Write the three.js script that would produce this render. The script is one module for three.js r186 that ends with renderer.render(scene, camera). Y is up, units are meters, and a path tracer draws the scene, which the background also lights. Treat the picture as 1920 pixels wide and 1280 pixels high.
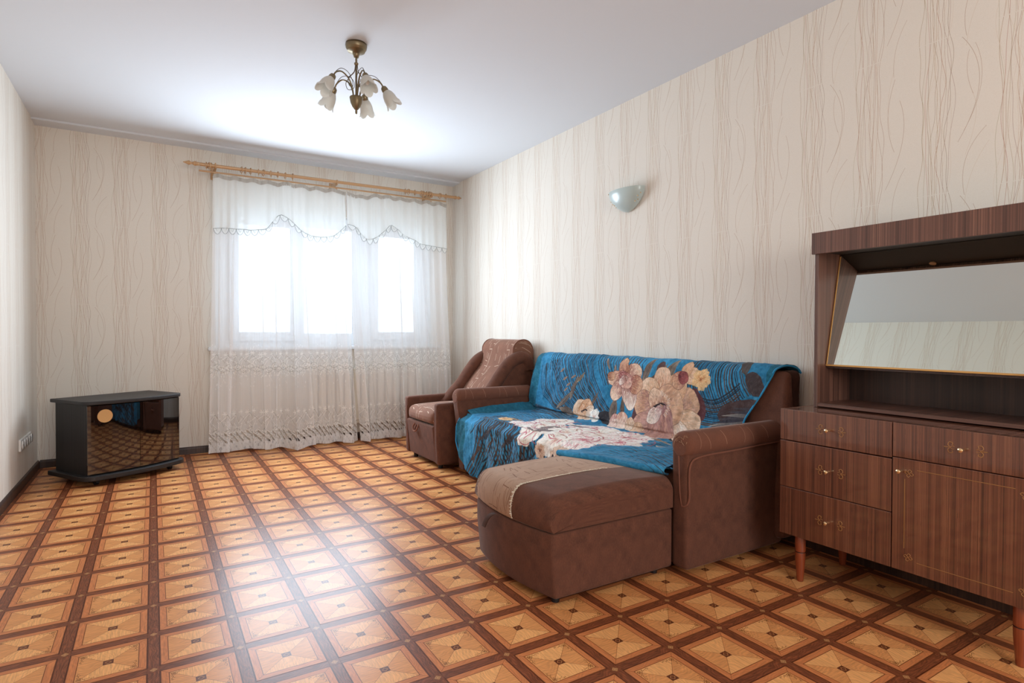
import * as THREE from 'three';
import { RoundedBoxGeometry } from 'three/addons/geometries/RoundedBoxGeometry.js';
import { mergeGeometries } from 'three/addons/utils/BufferGeometryUtils.js';
import { RectAreaLightUniformsLib } from 'three/addons/lights/RectAreaLightUniformsLib.js';

/* ---------------------------------------------------------------- camera, sky, daylight, exposure
   x: across the room, y: up, z = -(distance towards the window wall). Metres. */
const scene = new THREE.Scene();
const F = 1091.2;
const camera = new THREE.PerspectiveCamera(2 * Math.atan(640 / F) * 180 / Math.PI, 1.5, 0.02, 80);
camera.rotation.order = 'YXZ';
camera.position.set(0, 1.0726, 0);
camera.rotation.set(-0.015, -0.5525, 0.0033);
camera.setViewOffset(1920, 1280, 0, 1.85, 1920, 1280);

scene.background = new THREE.Color(0.74, 0.87, 1.0).multiplyScalar(1.55);   // bright overcast sky

RectAreaLightUniformsLib.init();
function areaLight(name, color, intensity, w, h, [x, y, d], aim) {
  const l = new THREE.RectAreaLight(new THREE.Color(...color), intensity, w, h);
  l.name = name; l.position.set(x, y, -d); l.lookAt(aim[0], aim[1], -aim[2]); scene.add(l);
}
// daylight of the curtained window: outside its panes, and as the sheers hand it on, just in front of their glowing face
areaLight('window_daylight', [0.60, 0.80, 1.0], 2.3, 2.0, 1.15, [1.52, 1.56, 6.12], [1.52, 1.5, 0]);
areaLight('curtain_daylight', [0.73, 0.865, 1.0], 12.5, 1.35, 1.15, [1.17, 1.52, 5.45], [1.17, 1.45, 0]);
// fill light added behind the camera, set in an unseen made-up window
areaLight('rear_fill_light', [1.0, 0.985, 0.96], 7.4, 1.8, 1.4, [1.0, 1.65, -2.42], [1.0, 1.4, 5]);

const renderer = new THREE.WebGLRenderer({ antialias: true });
renderer.toneMapping = THREE.LinearToneMapping;
renderer.toneMappingExposure = 1.25;
renderer.shadowMap.enabled = true;

/* ---------------------------------------------------------------- helpers */
function rng(seed) { let s = seed >>> 0; return () => { s = (s + 0x6d2b79f5) | 0; let t = Math.imul(s ^ (s >>> 15), 1 | s); t = (t + Math.imul(t ^ (t >>> 7), 61 | t)) ^ t; return ((t ^ (t >>> 14)) >>> 0) / 4294967296; }; }
const V = (x, y, d) => new THREE.Vector3(x, y, -d);
const lerp = (a, b, t) => a + (b - a) * t, clamp = (x, a, b) => Math.min(b, Math.max(a, x)), sst = (a, b, x) => { const t = clamp((x - a) / (b - a), 0, 1); return t * t * (3 - 2 * t); };
function vnoise(seed) {
  const r = rng(seed), N = 256, g = Float32Array.from({ length: N * N }, () => r());
  const at = (i, j) => g[((j % N + N) % N) * N + ((i % N + N) % N)];
  return (x, y) => { const i = Math.floor(x), j = Math.floor(y); let u = x - i, v = y - j; u = u * u * (3 - 2 * u); v = v * v * (3 - 2 * v);
    return lerp(lerp(at(i, j), at(i + 1, j), u), lerp(at(i, j + 1), at(i + 1, j + 1), u), v); };
}
const taken = {};
function numbered(n) { if (!(n in taken)) { taken[n] = 0; return n; } taken[n]++; return n + '_' + String(taken[n]).padStart(3, '0'); }
function tag(o, label, category, group) { o.userData.label = label; if (category) o.userData.category = category; if (group) o.userData.group = group; return o; }
function shadows(o) { o.castShadow = o.receiveShadow = true; return o; }
function obj(name, geo, mat, parent = scene) {
  const g = Array.isArray(geo) ? merge(geo) : geo;
  const m = shadows(new THREE.Mesh(g, mat)); m.name = parent === scene ? numbered(name) : name; parent.add(m); return m;
}
function thing(name, label, category, [x, y, d] = [0, 0, 0], turn = 0, group) {
  const o = new THREE.Group(); o.name = numbered(name); o.position.set(x, y, -d); o.rotation.y = turn; scene.add(o);
  return tag(o, label, category, group);
}
function struct(name, geo, mat, parent = scene) { const m = obj(name, geo, mat, parent); if (parent === scene) m.userData.kind = 'structure'; return m; }
function merge(list) {
  list = list.map((g) => { const n = g.index ? g.toNonIndexed() : g; if (!n.attributes.uv) uvBox(n); for (const k of Object.keys(n.attributes)) if (!['position', 'normal', 'uv'].includes(k)) n.deleteAttribute(k); return n; });
  return list.length === 1 ? list[0] : mergeGeometries(list, false);
}
function move(g, x = 0, y = 0, z = 0) { return g.translate(x, y, z); }
// uv in metres from the way each vertex faces
function uvBox(g, ou = 0, ov = 0, swap = false) {
  const p = g.attributes.position, n = g.attributes.normal, uv = new Float32Array(p.count * 2);
  for (let i = 0; i < p.count; i++) {
    const ax = Math.abs(n.getX(i)), ay = Math.abs(n.getY(i)), az = Math.abs(n.getZ(i));
    let u, v;
    if (ax >= ay && ax >= az) { u = p.getZ(i); v = p.getY(i); } else if (ay >= az) { u = p.getX(i); v = p.getZ(i); } else { u = p.getX(i); v = p.getY(i); }
    if (swap) [u, v] = [v, u];
    uv[2 * i] = u + ou; uv[2 * i + 1] = v + ov;
  }
  g.setAttribute('uv', new THREE.BufferAttribute(uv, 2)); return g;
}
let boxSeed = 0;
// a board between two corners (x, y, distance) with softly rounded edges
function board(x0, x1, y0, y1, d0, d1, r = 0.0015, swap = false) {
  const w = Math.abs(x1 - x0), h = Math.abs(y1 - y0), l = Math.abs(d1 - d0);
  const g = r ? new RoundedBoxGeometry(w, h, l, 1, Math.min(r, w / 2.1, h / 2.1, l / 2.1)) : new THREE.BoxGeometry(w, h, l);
  g.translate((x0 + x1) / 2, (y0 + y1) / 2, -(d0 + d1) / 2);
  boxSeed++; return uvBox(g, boxSeed * 0.173 % 1, boxSeed * 0.317 % 1, swap);
}
function smooth(g, tol = 1e4) {   // normals averaged over vertices at one place, uv seams kept
  const p = g.attributes.position, idx = g.index, acc = new Map(), key = (i) => Math.round(p.getX(i) * tol) + ',' + Math.round(p.getY(i) * tol) + ',' + Math.round(p.getZ(i) * tol);
  const a = new THREE.Vector3(), b = new THREE.Vector3(), c = new THREE.Vector3();
  const n = idx ? idx.count : p.count;
  for (let t = 0; t < n; t += 3) {
    const f = [0, 1, 2].map((k) => idx ? idx.getX(t + k) : t + k);
    a.fromBufferAttribute(p, f[0]); b.fromBufferAttribute(p, f[1]); c.fromBufferAttribute(p, f[2]);
    b.sub(a); c.sub(a); b.cross(c);
    for (const i of f) { const k = key(i); const v = acc.get(k); if (v) v.add(b); else acc.set(k, b.clone()); }
  }
  const out = new Float32Array(p.count * 3);
  for (let i = 0; i < p.count; i++) { const v = (acc.get(key(i)) || new THREE.Vector3(0, 1, 0)).clone().normalize(); out.set([v.x, v.y, v.z], 3 * i); }
  g.setAttribute('normal', new THREE.BufferAttribute(out, 3)); return g;
}
// upholstered block: rounded edges, each face swelling by its own amount; shape(v) may bend it afterwards
function softBox(x0, x1, y0, y1, d0, d1, r, swell = [0, 0, 0], shape = null, n = 14) {
  const w = x1 - x0, h = y1 - y0, l = d1 - d0, g = new THREE.BoxGeometry(1, 1, 1, n, n, n), p = g.attributes.position;
  const nn = g.attributes.normal, v = new THREE.Vector3(), q = new THREE.Vector3(), fn = [];
  const ease = (t, len) => { const e = Math.min(0.42, r / len * 1.02), a = Math.abs(t) * 2, s = Math.sign(t), k = 4 / n * 1.0; return s * 0.5 * (a > 1 - k ? lerp(1 - 2 * e, 1, (a - (1 - k)) / k) : a / (1 - k) * (1 - 2 * e)); };
  for (let i = 0; i < p.count; i++) {
    const t = [ease(p.getX(i), w), ease(p.getY(i), h), ease(p.getZ(i), l)];
    v.set(t[0] * w, t[1] * h, t[2] * l);
    q.set(clamp(v.x, -w / 2 + r, w / 2 - r), clamp(v.y, -h / 2 + r, h / 2 - r), clamp(v.z, -l / 2 + r, l / 2 - r));
    v.sub(q); if (v.lengthSq() > 1e-12) v.setLength(r); v.add(q);
    const f = (k) => 1 - (2 * t[k]) ** 2;
    if (Math.abs(nn.getX(i)) > 0.9) v.x += Math.sign(t[0]) * swell[0] * f(1) * f(2);
    if (Math.abs(nn.getY(i)) > 0.9) v.y += Math.sign(t[1]) * swell[1] * f(0) * f(2);
    if (Math.abs(nn.getZ(i)) > 0.9) v.z += Math.sign(t[2]) * swell[2] * f(0) * f(1);
    v.x += (x0 + x1) / 2; v.y += (y0 + y1) / 2; v.z -= (d0 + d1) / 2;
    if (shape) shape(v);
    p.setXYZ(i, v.x, v.y, v.z);
  }
  uvBox(g); return smooth(g);
}
// closed rings of points joined into a skin, with flat fans at the ends
function loft(rings, caps = true) {
  const n = rings[0].length, pos = [], uv = [], idx = []; let along = 0;
  rings.forEach((ring, k) => {
    if (k) along += ring[0].distanceTo(rings[k - 1][0]);
    let round = 0;
    for (let i = 0; i <= n; i++) { const a = ring[i % n]; if (i) round += a.distanceTo(ring[i - 1]); pos.push(a.x, a.y, a.z); uv.push(along, round); }
  });
  for (let k = 0; k + 1 < rings.length; k++) for (let i = 0; i < n; i++) { const a = k * (n + 1) + i, b = a + n + 1; idx.push(a, b, a + 1, a + 1, b, b + 1); }
  const side = idx.length, capAt = pos.length / 3;
  if (caps) for (const k of [0, rings.length - 1]) {
    const c = new THREE.Vector3(); rings[k].forEach((q) => c.add(q)); c.multiplyScalar(1 / n);
    const at = pos.length / 3; pos.push(c.x, c.y, c.z); uv.push(0, 0);
    rings[k].forEach((q) => { pos.push(q.x, q.y, q.z); uv.push(q.distanceTo(c), q.y); });
    for (let i = 0; i < n; i++) { const a = at + 1 + i, b = at + 1 + (i + 1) % n; k ? idx.push(at, a, b) : idx.push(at, b, a); }
  }
  const g = new THREE.BufferGeometry();
  g.setAttribute('position', new THREE.Float32BufferAttribute(pos, 3)); g.setAttribute('uv', new THREE.Float32BufferAttribute(uv, 2)); g.setIndex(idx);
  // turn outward
  g.computeBoundingBox(); const ctr = rings[Math.floor(rings.length / 2)].reduce((s, q) => s.add(q), new THREE.Vector3()).multiplyScalar(1 / n);
  const m = Math.floor(rings.length / 2), r0 = rings[Math.max(0, m - 1)][0], r1 = rings[Math.max(0, m - 1)][1], r2 = rings[Math.min(rings.length - 1, m)][0];
  const nor = new THREE.Vector3().subVectors(r2, r0).cross(new THREE.Vector3().subVectors(r1, r0));
  if (nor.dot(new THREE.Vector3().subVectors(r0, ctr)) < 0) { const I = g.index.array; for (let i = 0; i < I.length; i += 3) { const t = I[i + 1]; I[i + 1] = I[i + 2]; I[i + 2] = t; } }
  if (!caps) return smooth(g);
  const all = g.index; g.setIndex(new THREE.BufferAttribute(all.array.slice(0, side), 1)); smooth(g); g.setIndex(all);
  const N = g.attributes.normal, per = n + 1;
  [0, 1].forEach((e) => { const a = new THREE.Vector3(), b = new THREE.Vector3(), k = e ? rings.length - 1 : 0, r = rings[k], c0 = r.reduce((q, p) => q.add(p), new THREE.Vector3()).multiplyScalar(1 / n), o = rings[e ? k - 1 : 1], c1 = o.reduce((q, p) => q.add(p), new THREE.Vector3()).multiplyScalar(1 / n), out = c0.clone().sub(c1);
    const f = new THREE.Vector3(); for (let i = 0; i < n; i++) { a.subVectors(r[i], c0); b.subVectors(r[(i + 1) % n], c0); f.add(a.cross(b)); } f.normalize(); if (f.dot(out) < 0) f.negate();
    for (let i = 0; i < per; i++) N.setXYZ(capAt + e * per + i, f.x, f.y, f.z);
    const I = all.array, P = g.attributes.position, t = [0, 1, 2].map(() => new THREE.Vector3());
    for (let q = side + e * n * 3, z = q + n * 3; q < z; q += 3) { t.forEach((v, j) => v.fromBufferAttribute(P, I[q + j])); if (t[1].sub(t[0]).cross(t[2].sub(t[0])).dot(f) < 0) { const w = I[q + 1]; I[q + 1] = I[q + 2]; I[q + 2] = w; } } });
  return g;
}
// a profile in (x, y) run along d, its ends drawn in so that they round off; inset(t) gives the shrink
function runAlongD(profile, d0, d1, r, bulge = 0, steps = 6, mid = 4) {
  const c = profile.reduce((s, p) => [s[0] + p[0] / profile.length, s[1] + p[1] / profile.length], [0, 0]), st = [];
  for (let i = 0; i <= steps; i++) { const a = i / steps * Math.PI / 2; st.push([d0 + r * (1 - Math.sin(a)), r * (1 - Math.cos(a))]); }
  st.reverse(); const low = st.map(([d, s]) => [d, r - s < 0 ? 0 : s]);
  const out = []; for (let i = 0; i <= steps; i++) { const a = i / steps * Math.PI / 2; out.push([d0 + r * (1 - Math.cos(a)), r * (1 - Math.sin(a))]); }
  for (let i = 1; i < mid; i++) out.push([lerp(d0 + r, d1 - r, i / mid), -bulge * Math.sin(i / mid * Math.PI)]);
  for (let i = steps; i >= 0; i--) { const a = i / steps * Math.PI / 2; out.push([d1 - r * (1 - Math.cos(a)), r * (1 - Math.sin(a))]); }
  return loft(out.map(([d, s]) => profile.map(([x, y]) => { const dx = x - c[0], dy = y - c[1], L = Math.hypot(dx, dy) || 1, k = (L - Math.min(s, L * 0.8)) / L; return V(c[0] + dx * k, c[1] + dy * k, d); })));
}
function spline2(pts, n, closed = true) { const c = new THREE.CatmullRomCurve3(pts.map(([a, b]) => new THREE.Vector3(a, b, 0)), closed, 'centripetal'); return c.getSpacedPoints(n).slice(0, closed ? n : n + 1).map((p) => [p.x, p.y]); }
function tube(pts, r, seg = 40, closed = false, rs = 8) { return new THREE.TubeGeometry(new THREE.CatmullRomCurve3(pts, closed, 'centripetal'), seg, r, rs, closed); }
function lathe(pts, n = 32) { return new THREE.LatheGeometry(pts.map(([r, y]) => new THREE.Vector2(r, y)), n); }
function cyl(r0, r1, a, b, n = 20) { const g = new THREE.CylinderGeometry(r1, r0, a.distanceTo(b), n); g.applyQuaternion(new THREE.Quaternion().setFromUnitVectors(new THREE.Vector3(0, 1, 0), b.clone().sub(a).normalize())); const c = a.clone().add(b).multiplyScalar(0.5); return g.translate(c.x, c.y, c.z); }

/* ---------------------------------------------------------------- textures */
function canvas(w, h, draw) { const c = document.createElement('canvas'); c.width = w; c.height = h; draw(c.getContext('2d'), w, h); return c; }
function tex(c, su, sv, srgb = true) { const t = new THREE.CanvasTexture(c); t.wrapS = t.wrapT = THREE.RepeatWrapping; if (srgb) t.colorSpace = THREE.SRGBColorSpace; if (su) t.repeat.set(1 / su, 1 / sv); t.anisotropy = 8; return t; }
function pixels(w, h, f) { return canvas(w, h, (c) => { const im = c.createImageData(w, h), D = im.data; for (let y = 0, i = 0; y < h; y++) for (let x = 0; x < w; x++, i += 4) { const q = f(x, y); D[i] = q[0]; D[i + 1] = q[1]; D[i + 2] = q[2]; D[i + 3] = q[3] ?? 255; } c.putImageData(im, 0, 0); }); }
const mix3 = (a, b, t) => [lerp(a[0], b[0], t), lerp(a[1], b[1], t), lerp(a[2], b[2], t)];
const N1 = vnoise(11), N2 = vnoise(23), N3 = vnoise(37);
// periodic noise over [0,1)
const pn = (f, x, y, px, py) => { const ix = x * px, iy = y * py, u = x, v = y; return lerp(lerp(f(ix, iy), f(ix - px, iy), u), lerp(f(ix, iy - py), f(ix - px, iy - py), u), v); };

// wallpaper: beige with bundles of fine wavy threads and loose arcs between them; 0.54 m wide, 0.64 m repeat
function wallpaper() {
  return canvas(1024, 1214, (c, w, h) => {
    const base = [230, 222, 210];
    c.fillStyle = `rgb(${base})`; c.fillRect(0, 0, w, h);
    const r = rng(5); c.lineCap = 'round';
    for (let i = 0; i < 26000; i++) { c.fillStyle = r() < 0.5 ? 'rgba(255,250,242,0.16)' : 'rgba(190,170,150,0.12)'; c.fillRect(r() * w, r() * h, 2, 1 + r() * 5); }
    const S = w / 0.54;
    const wavy = (x0, amp, f1, ph, f2, ph2, col, lw) => { c.strokeStyle = col; c.lineWidth = lw; for (const o of [-w, 0, w]) { c.beginPath(); for (let y = 0; y <= h; y += 8) { const t = y / h * Math.PI * 2; const x = x0 + o + amp * (Math.sin(f1 * t + ph) + 0.45 * Math.sin(f2 * t + ph2)); y ? c.lineTo(x, y) : c.moveTo(x, y); } c.stroke(); } };
    for (const bx of [0.075, 0.345]) {
      for (let k = 0; k < 13; k++) { const x = (bx - 0.058 + 0.116 * (k + 0.5) / 13) * S + (r() - 0.5) * 8; wavy(x, (0.004 + 0.010 * r()) * S, 1, r() * 6.3, 2 + Math.floor(r() * 2), r() * 6.3, `rgba(${158 + r() * 22},${124 + r() * 20},${98 + r() * 18},${0.62 + 0.3 * r()})`, 1.7 + r() * 0.9); }
      for (let k = 0; k < 5; k++) wavy(bx * S + (r() - 0.5) * 0.10 * S, 0.016 * S, 1, r() * 6.3, 2, r() * 6.3, 'rgba(205,180,155,0.55)', 1.5);
    }
    const arc = (x0, y0, x1, y1, x2, y2, lw) => { c.lineWidth = lw; for (const ox of [-w, 0, w]) for (const oy of [-h, 0, h]) { c.beginPath(); c.moveTo(x0 * S + ox, y0 * S + oy); c.quadraticCurveTo(x1 * S + ox, y1 * S + oy, x2 * S + ox, y2 * S + oy); c.stroke(); } };
    c.strokeStyle = 'rgba(168,134,108,0.8)';
    arc(0.165, 0.02, 0.29, 0.20, 0.155, 0.44, 2.2); arc(0.21, 0.06, 0.27, 0.22, 0.175, 0.40, 1.8); arc(0.25, 0.40, 0.15, 0.50, 0.18, 0.66, 2.0);
    arc(0.19, 0.08, 0.17, 0.16, 0.205, 0.26, 1.8); arc(0.455, 0.10, 0.40, 0.27, 0.455, 0.42, 2.1); arc(0.475, 0.20, 0.53, 0.36, 0.42, 0.58, 2.1); arc(0.50, 0.50, 0.44, 0.60, 0.45, 0.73, 1.8);
    c.strokeStyle = 'rgba(205,182,158,0.7)';
    arc(0.26, 0.46, 0.19, 0.56, 0.18, 0.70, 1.6); arc(0.45, 0.06, 0.41, 0.2, 0.44, 0.34, 1.6); arc(0.20, 0.25, 0.24, 0.33, 0.18, 0.5, 1.6);
  });
}
// straight-grained dark veneer; u across the grain
function veneer(seed, dark, mid, light, across, along) {
  const a = vnoise(seed), b = vnoise(seed + 7), W = 1024, H = 512;
  return tex(pixels(W, H, (x, y) => {
    const u = x / W, v = y / H, wob = 0.006 * (pn(a, u, v, 7, 3) - 0.5);
    const s1 = pn(a, (u + wob + 1) % 1, v, 26, 1), s2 = pn(b, (u + wob + 1) % 1, v, 120, 2), s3 = pn(a, u, v, 420, 8), band = pn(b, u, v, 6, 1), pore = pn(b, u, v, 500, 40);
    let t = 0.30 * s1 + 0.34 * s2 + 0.16 * s3 + 0.2 * band; t = clamp((t - 0.28) / 0.44, 0, 1);
    let c = t < 0.5 ? mix3(dark, mid, t * 2) : mix3(mid, light, t * 2 - 1);
    if (pore > 0.74) c = mix3(c, dark, 0.45);
    return c;
  }), across, along);
}
// brown pile upholstery
function pile(seed, base, spread, draw) {
  const a = vnoise(seed), W = 512;
  const c = pixels(W, W, (x, y) => { const u = x / W, v = y / W; const t = 0.35 * pn(a, u, v, 150, 40) + 0.3 * pn(a, u, v, 250, 250) + 0.35 * pn(a, u, v, 9, 7); const k = 1 + spread * (t - 0.5) * 2; return [base[0] * k, base[1] * k, base[2] * k]; });
  if (draw) draw(c.getContext('2d'), W, W, rng(seed + 3));
  return c;
}
function dashes(col, n, S) {
  return (c, w, h, r) => { c.lineCap = 'round'; for (let i = 0; i < n; i++) { const vert = r() < 0.66, x = r() * w, y = r() * h, L = (vert ? 46 + 70 * r() : 30 + 30 * r()) * S, ang = (vert ? Math.PI / 2 : 0) + (r() - 0.5) * 0.5, bend = (r() - 0.5) * 14; c.strokeStyle = `rgba(${col},${0.55 + 0.4 * r()})`; c.lineWidth = (vert ? 2.6 : 4.6) * S; for (const ox of [-w, 0, w]) for (const oy of [-h, 0, h]) { c.beginPath(); c.moveTo(x + ox, y + oy); c.quadraticCurveTo(x + ox + Math.cos(ang) * L / 2 + bend, y + oy + Math.sin(ang) * L / 2, x + ox + Math.cos(ang) * L, y + oy + Math.sin(ang) * L); c.stroke(); } } };
}
// parquet colours
const OAK = [230, 166, 106], FRAME = [198, 122, 75], WALNUT = [122, 68, 43];
function grainFill(c, x0, y0, x1, y1, seed, col, vert, amp = 0.16) {
  const W = Math.round(x1 - x0), H = Math.round(y1 - y0), a = vnoise(seed), im = c.createImageData(W, H), D = im.data, ou = seed % 50, ov = seed % 31;
  for (let y = 0, i = 0; y < H; y++) for (let x = 0; x < W; x++, i += 4) {
    const u = (vert ? x : y) / 100 + ou, v = (vert ? y : x) / 100 + ov, wob = a(u * 1.2, v * 0.9) * 1.6;
    const ring = 0.5 + 0.5 * Math.sin((u * 3.2 + wob * 2.2) * 6.28), t = 0.5 * a(u * 22 + wob, v * 1.6) + 0.22 * ring + 0.28 * a(u * 60, v * 6), k = 1 + amp * (t - 0.5) * 2;
    D[i] = col[0] * k; D[i + 1] = col[1] * k; D[i + 2] = col[2] * (k - 0.02 * ring); D[i + 3] = 255;
  }
  c.putImageData(im, Math.round(x0), Math.round(y0));
}
function clipTri(c, src, pts) { c.save(); c.beginPath(); pts.forEach(([x, y], i) => i ? c.lineTo(x, y) : c.moveTo(x, y)); c.closePath(); c.clip(); c.drawImage(src, 0, 0); c.restore(); }
function parquetTile(seed, ornament) {
  const S = 512;
  const grain = (col, vert, s, amp) => canvas(S, S, (c) => grainFill(c, 0, 0, S, S, s, col, vert, amp));
  const fh = grain(FRAME, false, seed + 1, 0.14), fv = grain(FRAME, true, seed + 2, 0.14);
  const o = [0, 1, 2, 3].map((k) => grain(k % 2 ? [OAK[0] * 0.93, OAK[1] * 0.88, OAK[2] * 0.85] : OAK, k % 2 === 0, seed + 10 + k, 0.13));
  return canvas(S, S, (c) => {
    const q = 58, m = S / 2;   // frame width, centre
    clipTri(c, fh, [[0, 0], [S, 0], [m, m]]); clipTri(c, fh, [[0, S], [S, S], [m, m]]); clipTri(c, fv, [[0, 0], [0, S], [m, m]]); clipTri(c, fv, [[S, 0], [S, S], [m, m]]);
    const I = [[q, q], [S - q, q], [S - q, S - q], [q, S - q]];
    for (let k = 0; k < 4; k++) clipTri(c, o[k], [I[k], I[(k + 1) % 4], [m, m]]);
    c.strokeStyle = 'rgba(110,58,30,0.85)'; c.lineWidth = 6; c.strokeRect(q, q, S - 2 * q, S - 2 * q);
    c.strokeStyle = 'rgba(92,44,24,0.95)'; c.lineWidth = 9; c.strokeRect(2, 2, S - 4, S - 4);
    c.strokeStyle = 'rgba(112,60,32,0.8)'; c.lineWidth = 2.8; c.beginPath(); c.moveTo(0, 0); c.lineTo(S, S); c.moveTo(S, 0); c.lineTo(0, S); c.stroke();
    c.save(); c.translate(m, m); c.fillStyle = 'rgb(104,54,32)'; c.fillRect(-32, -32, 64, 64); c.strokeStyle = 'rgb(78,38,22)'; c.lineWidth = 3; c.strokeRect(-32, -32, 64, 64);
    c.strokeStyle = 'rgb(196,138,84)'; c.lineWidth = 4; c.rotate(Math.PI / 4); c.strokeRect(-15, -15, 30, 30); c.restore();
    if (ornament) { c.strokeStyle = 'rgba(112,66,30,0.85)'; c.fillStyle = 'rgba(112,66,30,0.85)'; c.lineWidth = 3;
      for (let k = 0; k < 4; k++) { c.save(); c.translate(m, m); c.rotate(k * Math.PI / 2); c.translate(-m + q, -m + q);
        const leaf = (x, y, a, s) => { c.save(); c.translate(x, y); c.rotate(a); c.beginPath(); c.ellipse(0, 0, 7 * s, 3.4 * s, 0, 0, 6.3); c.fill(); c.restore(); };
        for (const f of [0, 1]) { c.save(); if (f) { c.transform(0, 1, 1, 0, 0, 0); }
          c.beginPath(); c.moveTo(16, 16); c.bezierCurveTo(50, 4, 62, 40, 92, 16); c.bezierCurveTo(104, 8, 116, 22, 124, 14); c.stroke();
          c.beginPath(); c.arc(40, 30, 10, 0, 5); c.stroke(); for (let i = 0; i < 8; i++) leaf(26 + i * 13, 14 + (i % 3) * 9, i * 0.9, 1 - i * 0.04); c.restore(); }
        leaf(30, 30, 0.8, 1.5); c.restore(); } }
  });
}

/* ---------------------------------------------------------------- materials */
const std = (o) => new THREE.MeshStandardMaterial(o), phy = (o) => new THREE.MeshPhysicalMaterial(o);
const wallTex = tex(wallpaper(), 0.54, 0.64);
const M = {
  wall: std({ map: wallTex, roughness: 0.9 }),
  ceiling: std({ color: '#dcdfe3', roughness: 0.95 }),
  plaster: std({ color: '#eceae6', roughness: 0.9 }),
  outer: std({ color: '#cfcac2', roughness: 0.95 }),
  baseboard: std({ map: veneer(301, [46, 30, 24], [62, 42, 33], [78, 54, 42], 0.3, 1.2), roughness: 0.45 }),
  upvc: phy({ color: '#f2f4f6', roughness: 0.35 }),
  sill: phy({ color: '#eef0f2', roughness: 0.3 }),
  pane: phy({ color: '#ffffff', transmission: 1, thickness: 0, roughness: 0, ior: 1.5 }),
  radiator: std({ color: '#e6dccb', roughness: 0.45 }),
  steel: std({ color: '#b9b9b6', metalness: 1, roughness: 0.3 }),
  pine: phy({ map: veneer(41, [168, 122, 80], [194, 150, 104], [214, 176, 132], 0.2, 0.9), roughness: 0.35, clearcoat: 0.4, clearcoatRoughness: 0.2 }),
  lacquer: phy({ map: veneer(71, [56, 31, 21], [102, 59, 41], [148, 97, 68], 0.34, 1.3), roughness: 0.38, clearcoat: 1, clearcoatRoughness: 0.05 }),
  hutchDark: phy({ map: veneer(97, [40, 26, 22], [58, 39, 33], [80, 56, 47], 0.34, 1.3), roughness: 0.5, clearcoat: 0.25, clearcoatRoughness: 0.25 }),  // hutch veneer darkened for the recess, its shade put into the colour
  shadedTop: std({ color: '#211815', roughness: 0.6 }),  // near-black hutch top: shade under the crown put into the colour
  hutch: phy({ map: veneer(91, [74, 47, 38], [110, 74, 60], [150, 106, 86], 0.34, 1.3), roughness: 0.45, clearcoat: 0.35, clearcoatRoughness: 0.2 }),
  inner: std({ color: '#4a3a30', roughness: 0.7 }),
  inlay: std({ color: '#9c6c3a', roughness: 0.4 }),
  brass: std({ color: '#e6c79a', metalness: 0.85, roughness: 0.22 }),
  gold: std({ color: '#d9a763', metalness: 0.35, roughness: 0.4 }),
  legwood: phy({ map: veneer(55, [116, 50, 26], [142, 66, 36], [160, 82, 46], 0.12, 0.6), roughness: 0.35, clearcoat: 0.5, clearcoatRoughness: 0.15 }),
  groove: std({ color: '#2a130b', roughness: 0.6 }),
  mirror: std({ color: '#dfe9e6', metalness: 1, roughness: 0.015 }),
  black: phy({ map: veneer(131, [26, 24, 25], [36, 34, 35], [48, 46, 46], 0.3, 1.0), roughness: 0.5 }),
  smoked: phy({ color: '#120c0a', roughness: 0.03, ior: 1.95, clearcoat: 0.6, clearcoatRoughness: 0.02 }),
  plastic: std({ color: '#17171a', roughness: 0.5 }),
  sticker: std({ color: '#d3a46a', roughness: 0.6 }),
  white: std({ color: '#efeeea', roughness: 0.4 }),
  hole: std({ color: '#5d5a55', roughness: 0.8 }),
  bronze: std({ color: '#83745a', metalness: 0.85, roughness: 0.38 }),
  wire: std({ color: '#5f4c3e', metalness: 0.8, roughness: 0.45 }),
  frosted: phy({ color: '#e8e5de', transmission: 0.5, thickness: 0, roughness: 0.75, ior: 1.45 }),
  sconce: phy({ color: '#c6d3cf', transmission: 0.2, thickness: 0, roughness: 0.35, ior: 1.5, clearcoat: 0.5, clearcoatRoughness: 0.14 }),
};
const brown = pile(7, [97, 60, 45], 0.3), brownTex = tex(brown, 0.24, 0.24);
const plush = (o) => phy({ roughness: 1, sheen: 1, sheenRoughness: 0.5, sheenColor: new THREE.Color(0.62, 0.50, 0.43), ...o });
M.brown = plush({ map: brownTex, bumpMap: tex(brown, 0.24, 0.24, false), bumpScale: 0.001 });
M.brownDash = plush({ map: tex(pile(9, [128, 88, 70], 0.14, dashes('236,214,190', 19, 1.7)), 0.30, 0.30) });
M.armDash = plush({ map: tex(pile(13, [112, 70, 53], 0.14, dashes('178,136,108', 12, 1.6)), 0.30, 0.30) });
M.seatDash = plush({ map: tex(pile(17, [172, 138, 114], 0.12, dashes('112,70,46', 34, 1.6)), 0.30, 0.30) });
M.piping = plush({ color: '#7a4c3b' });
M.thread = std({ color: '#e9dcc8', roughness: 1 });
M.strap = std({ color: '#4a3026', roughness: 0.9 });

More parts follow.
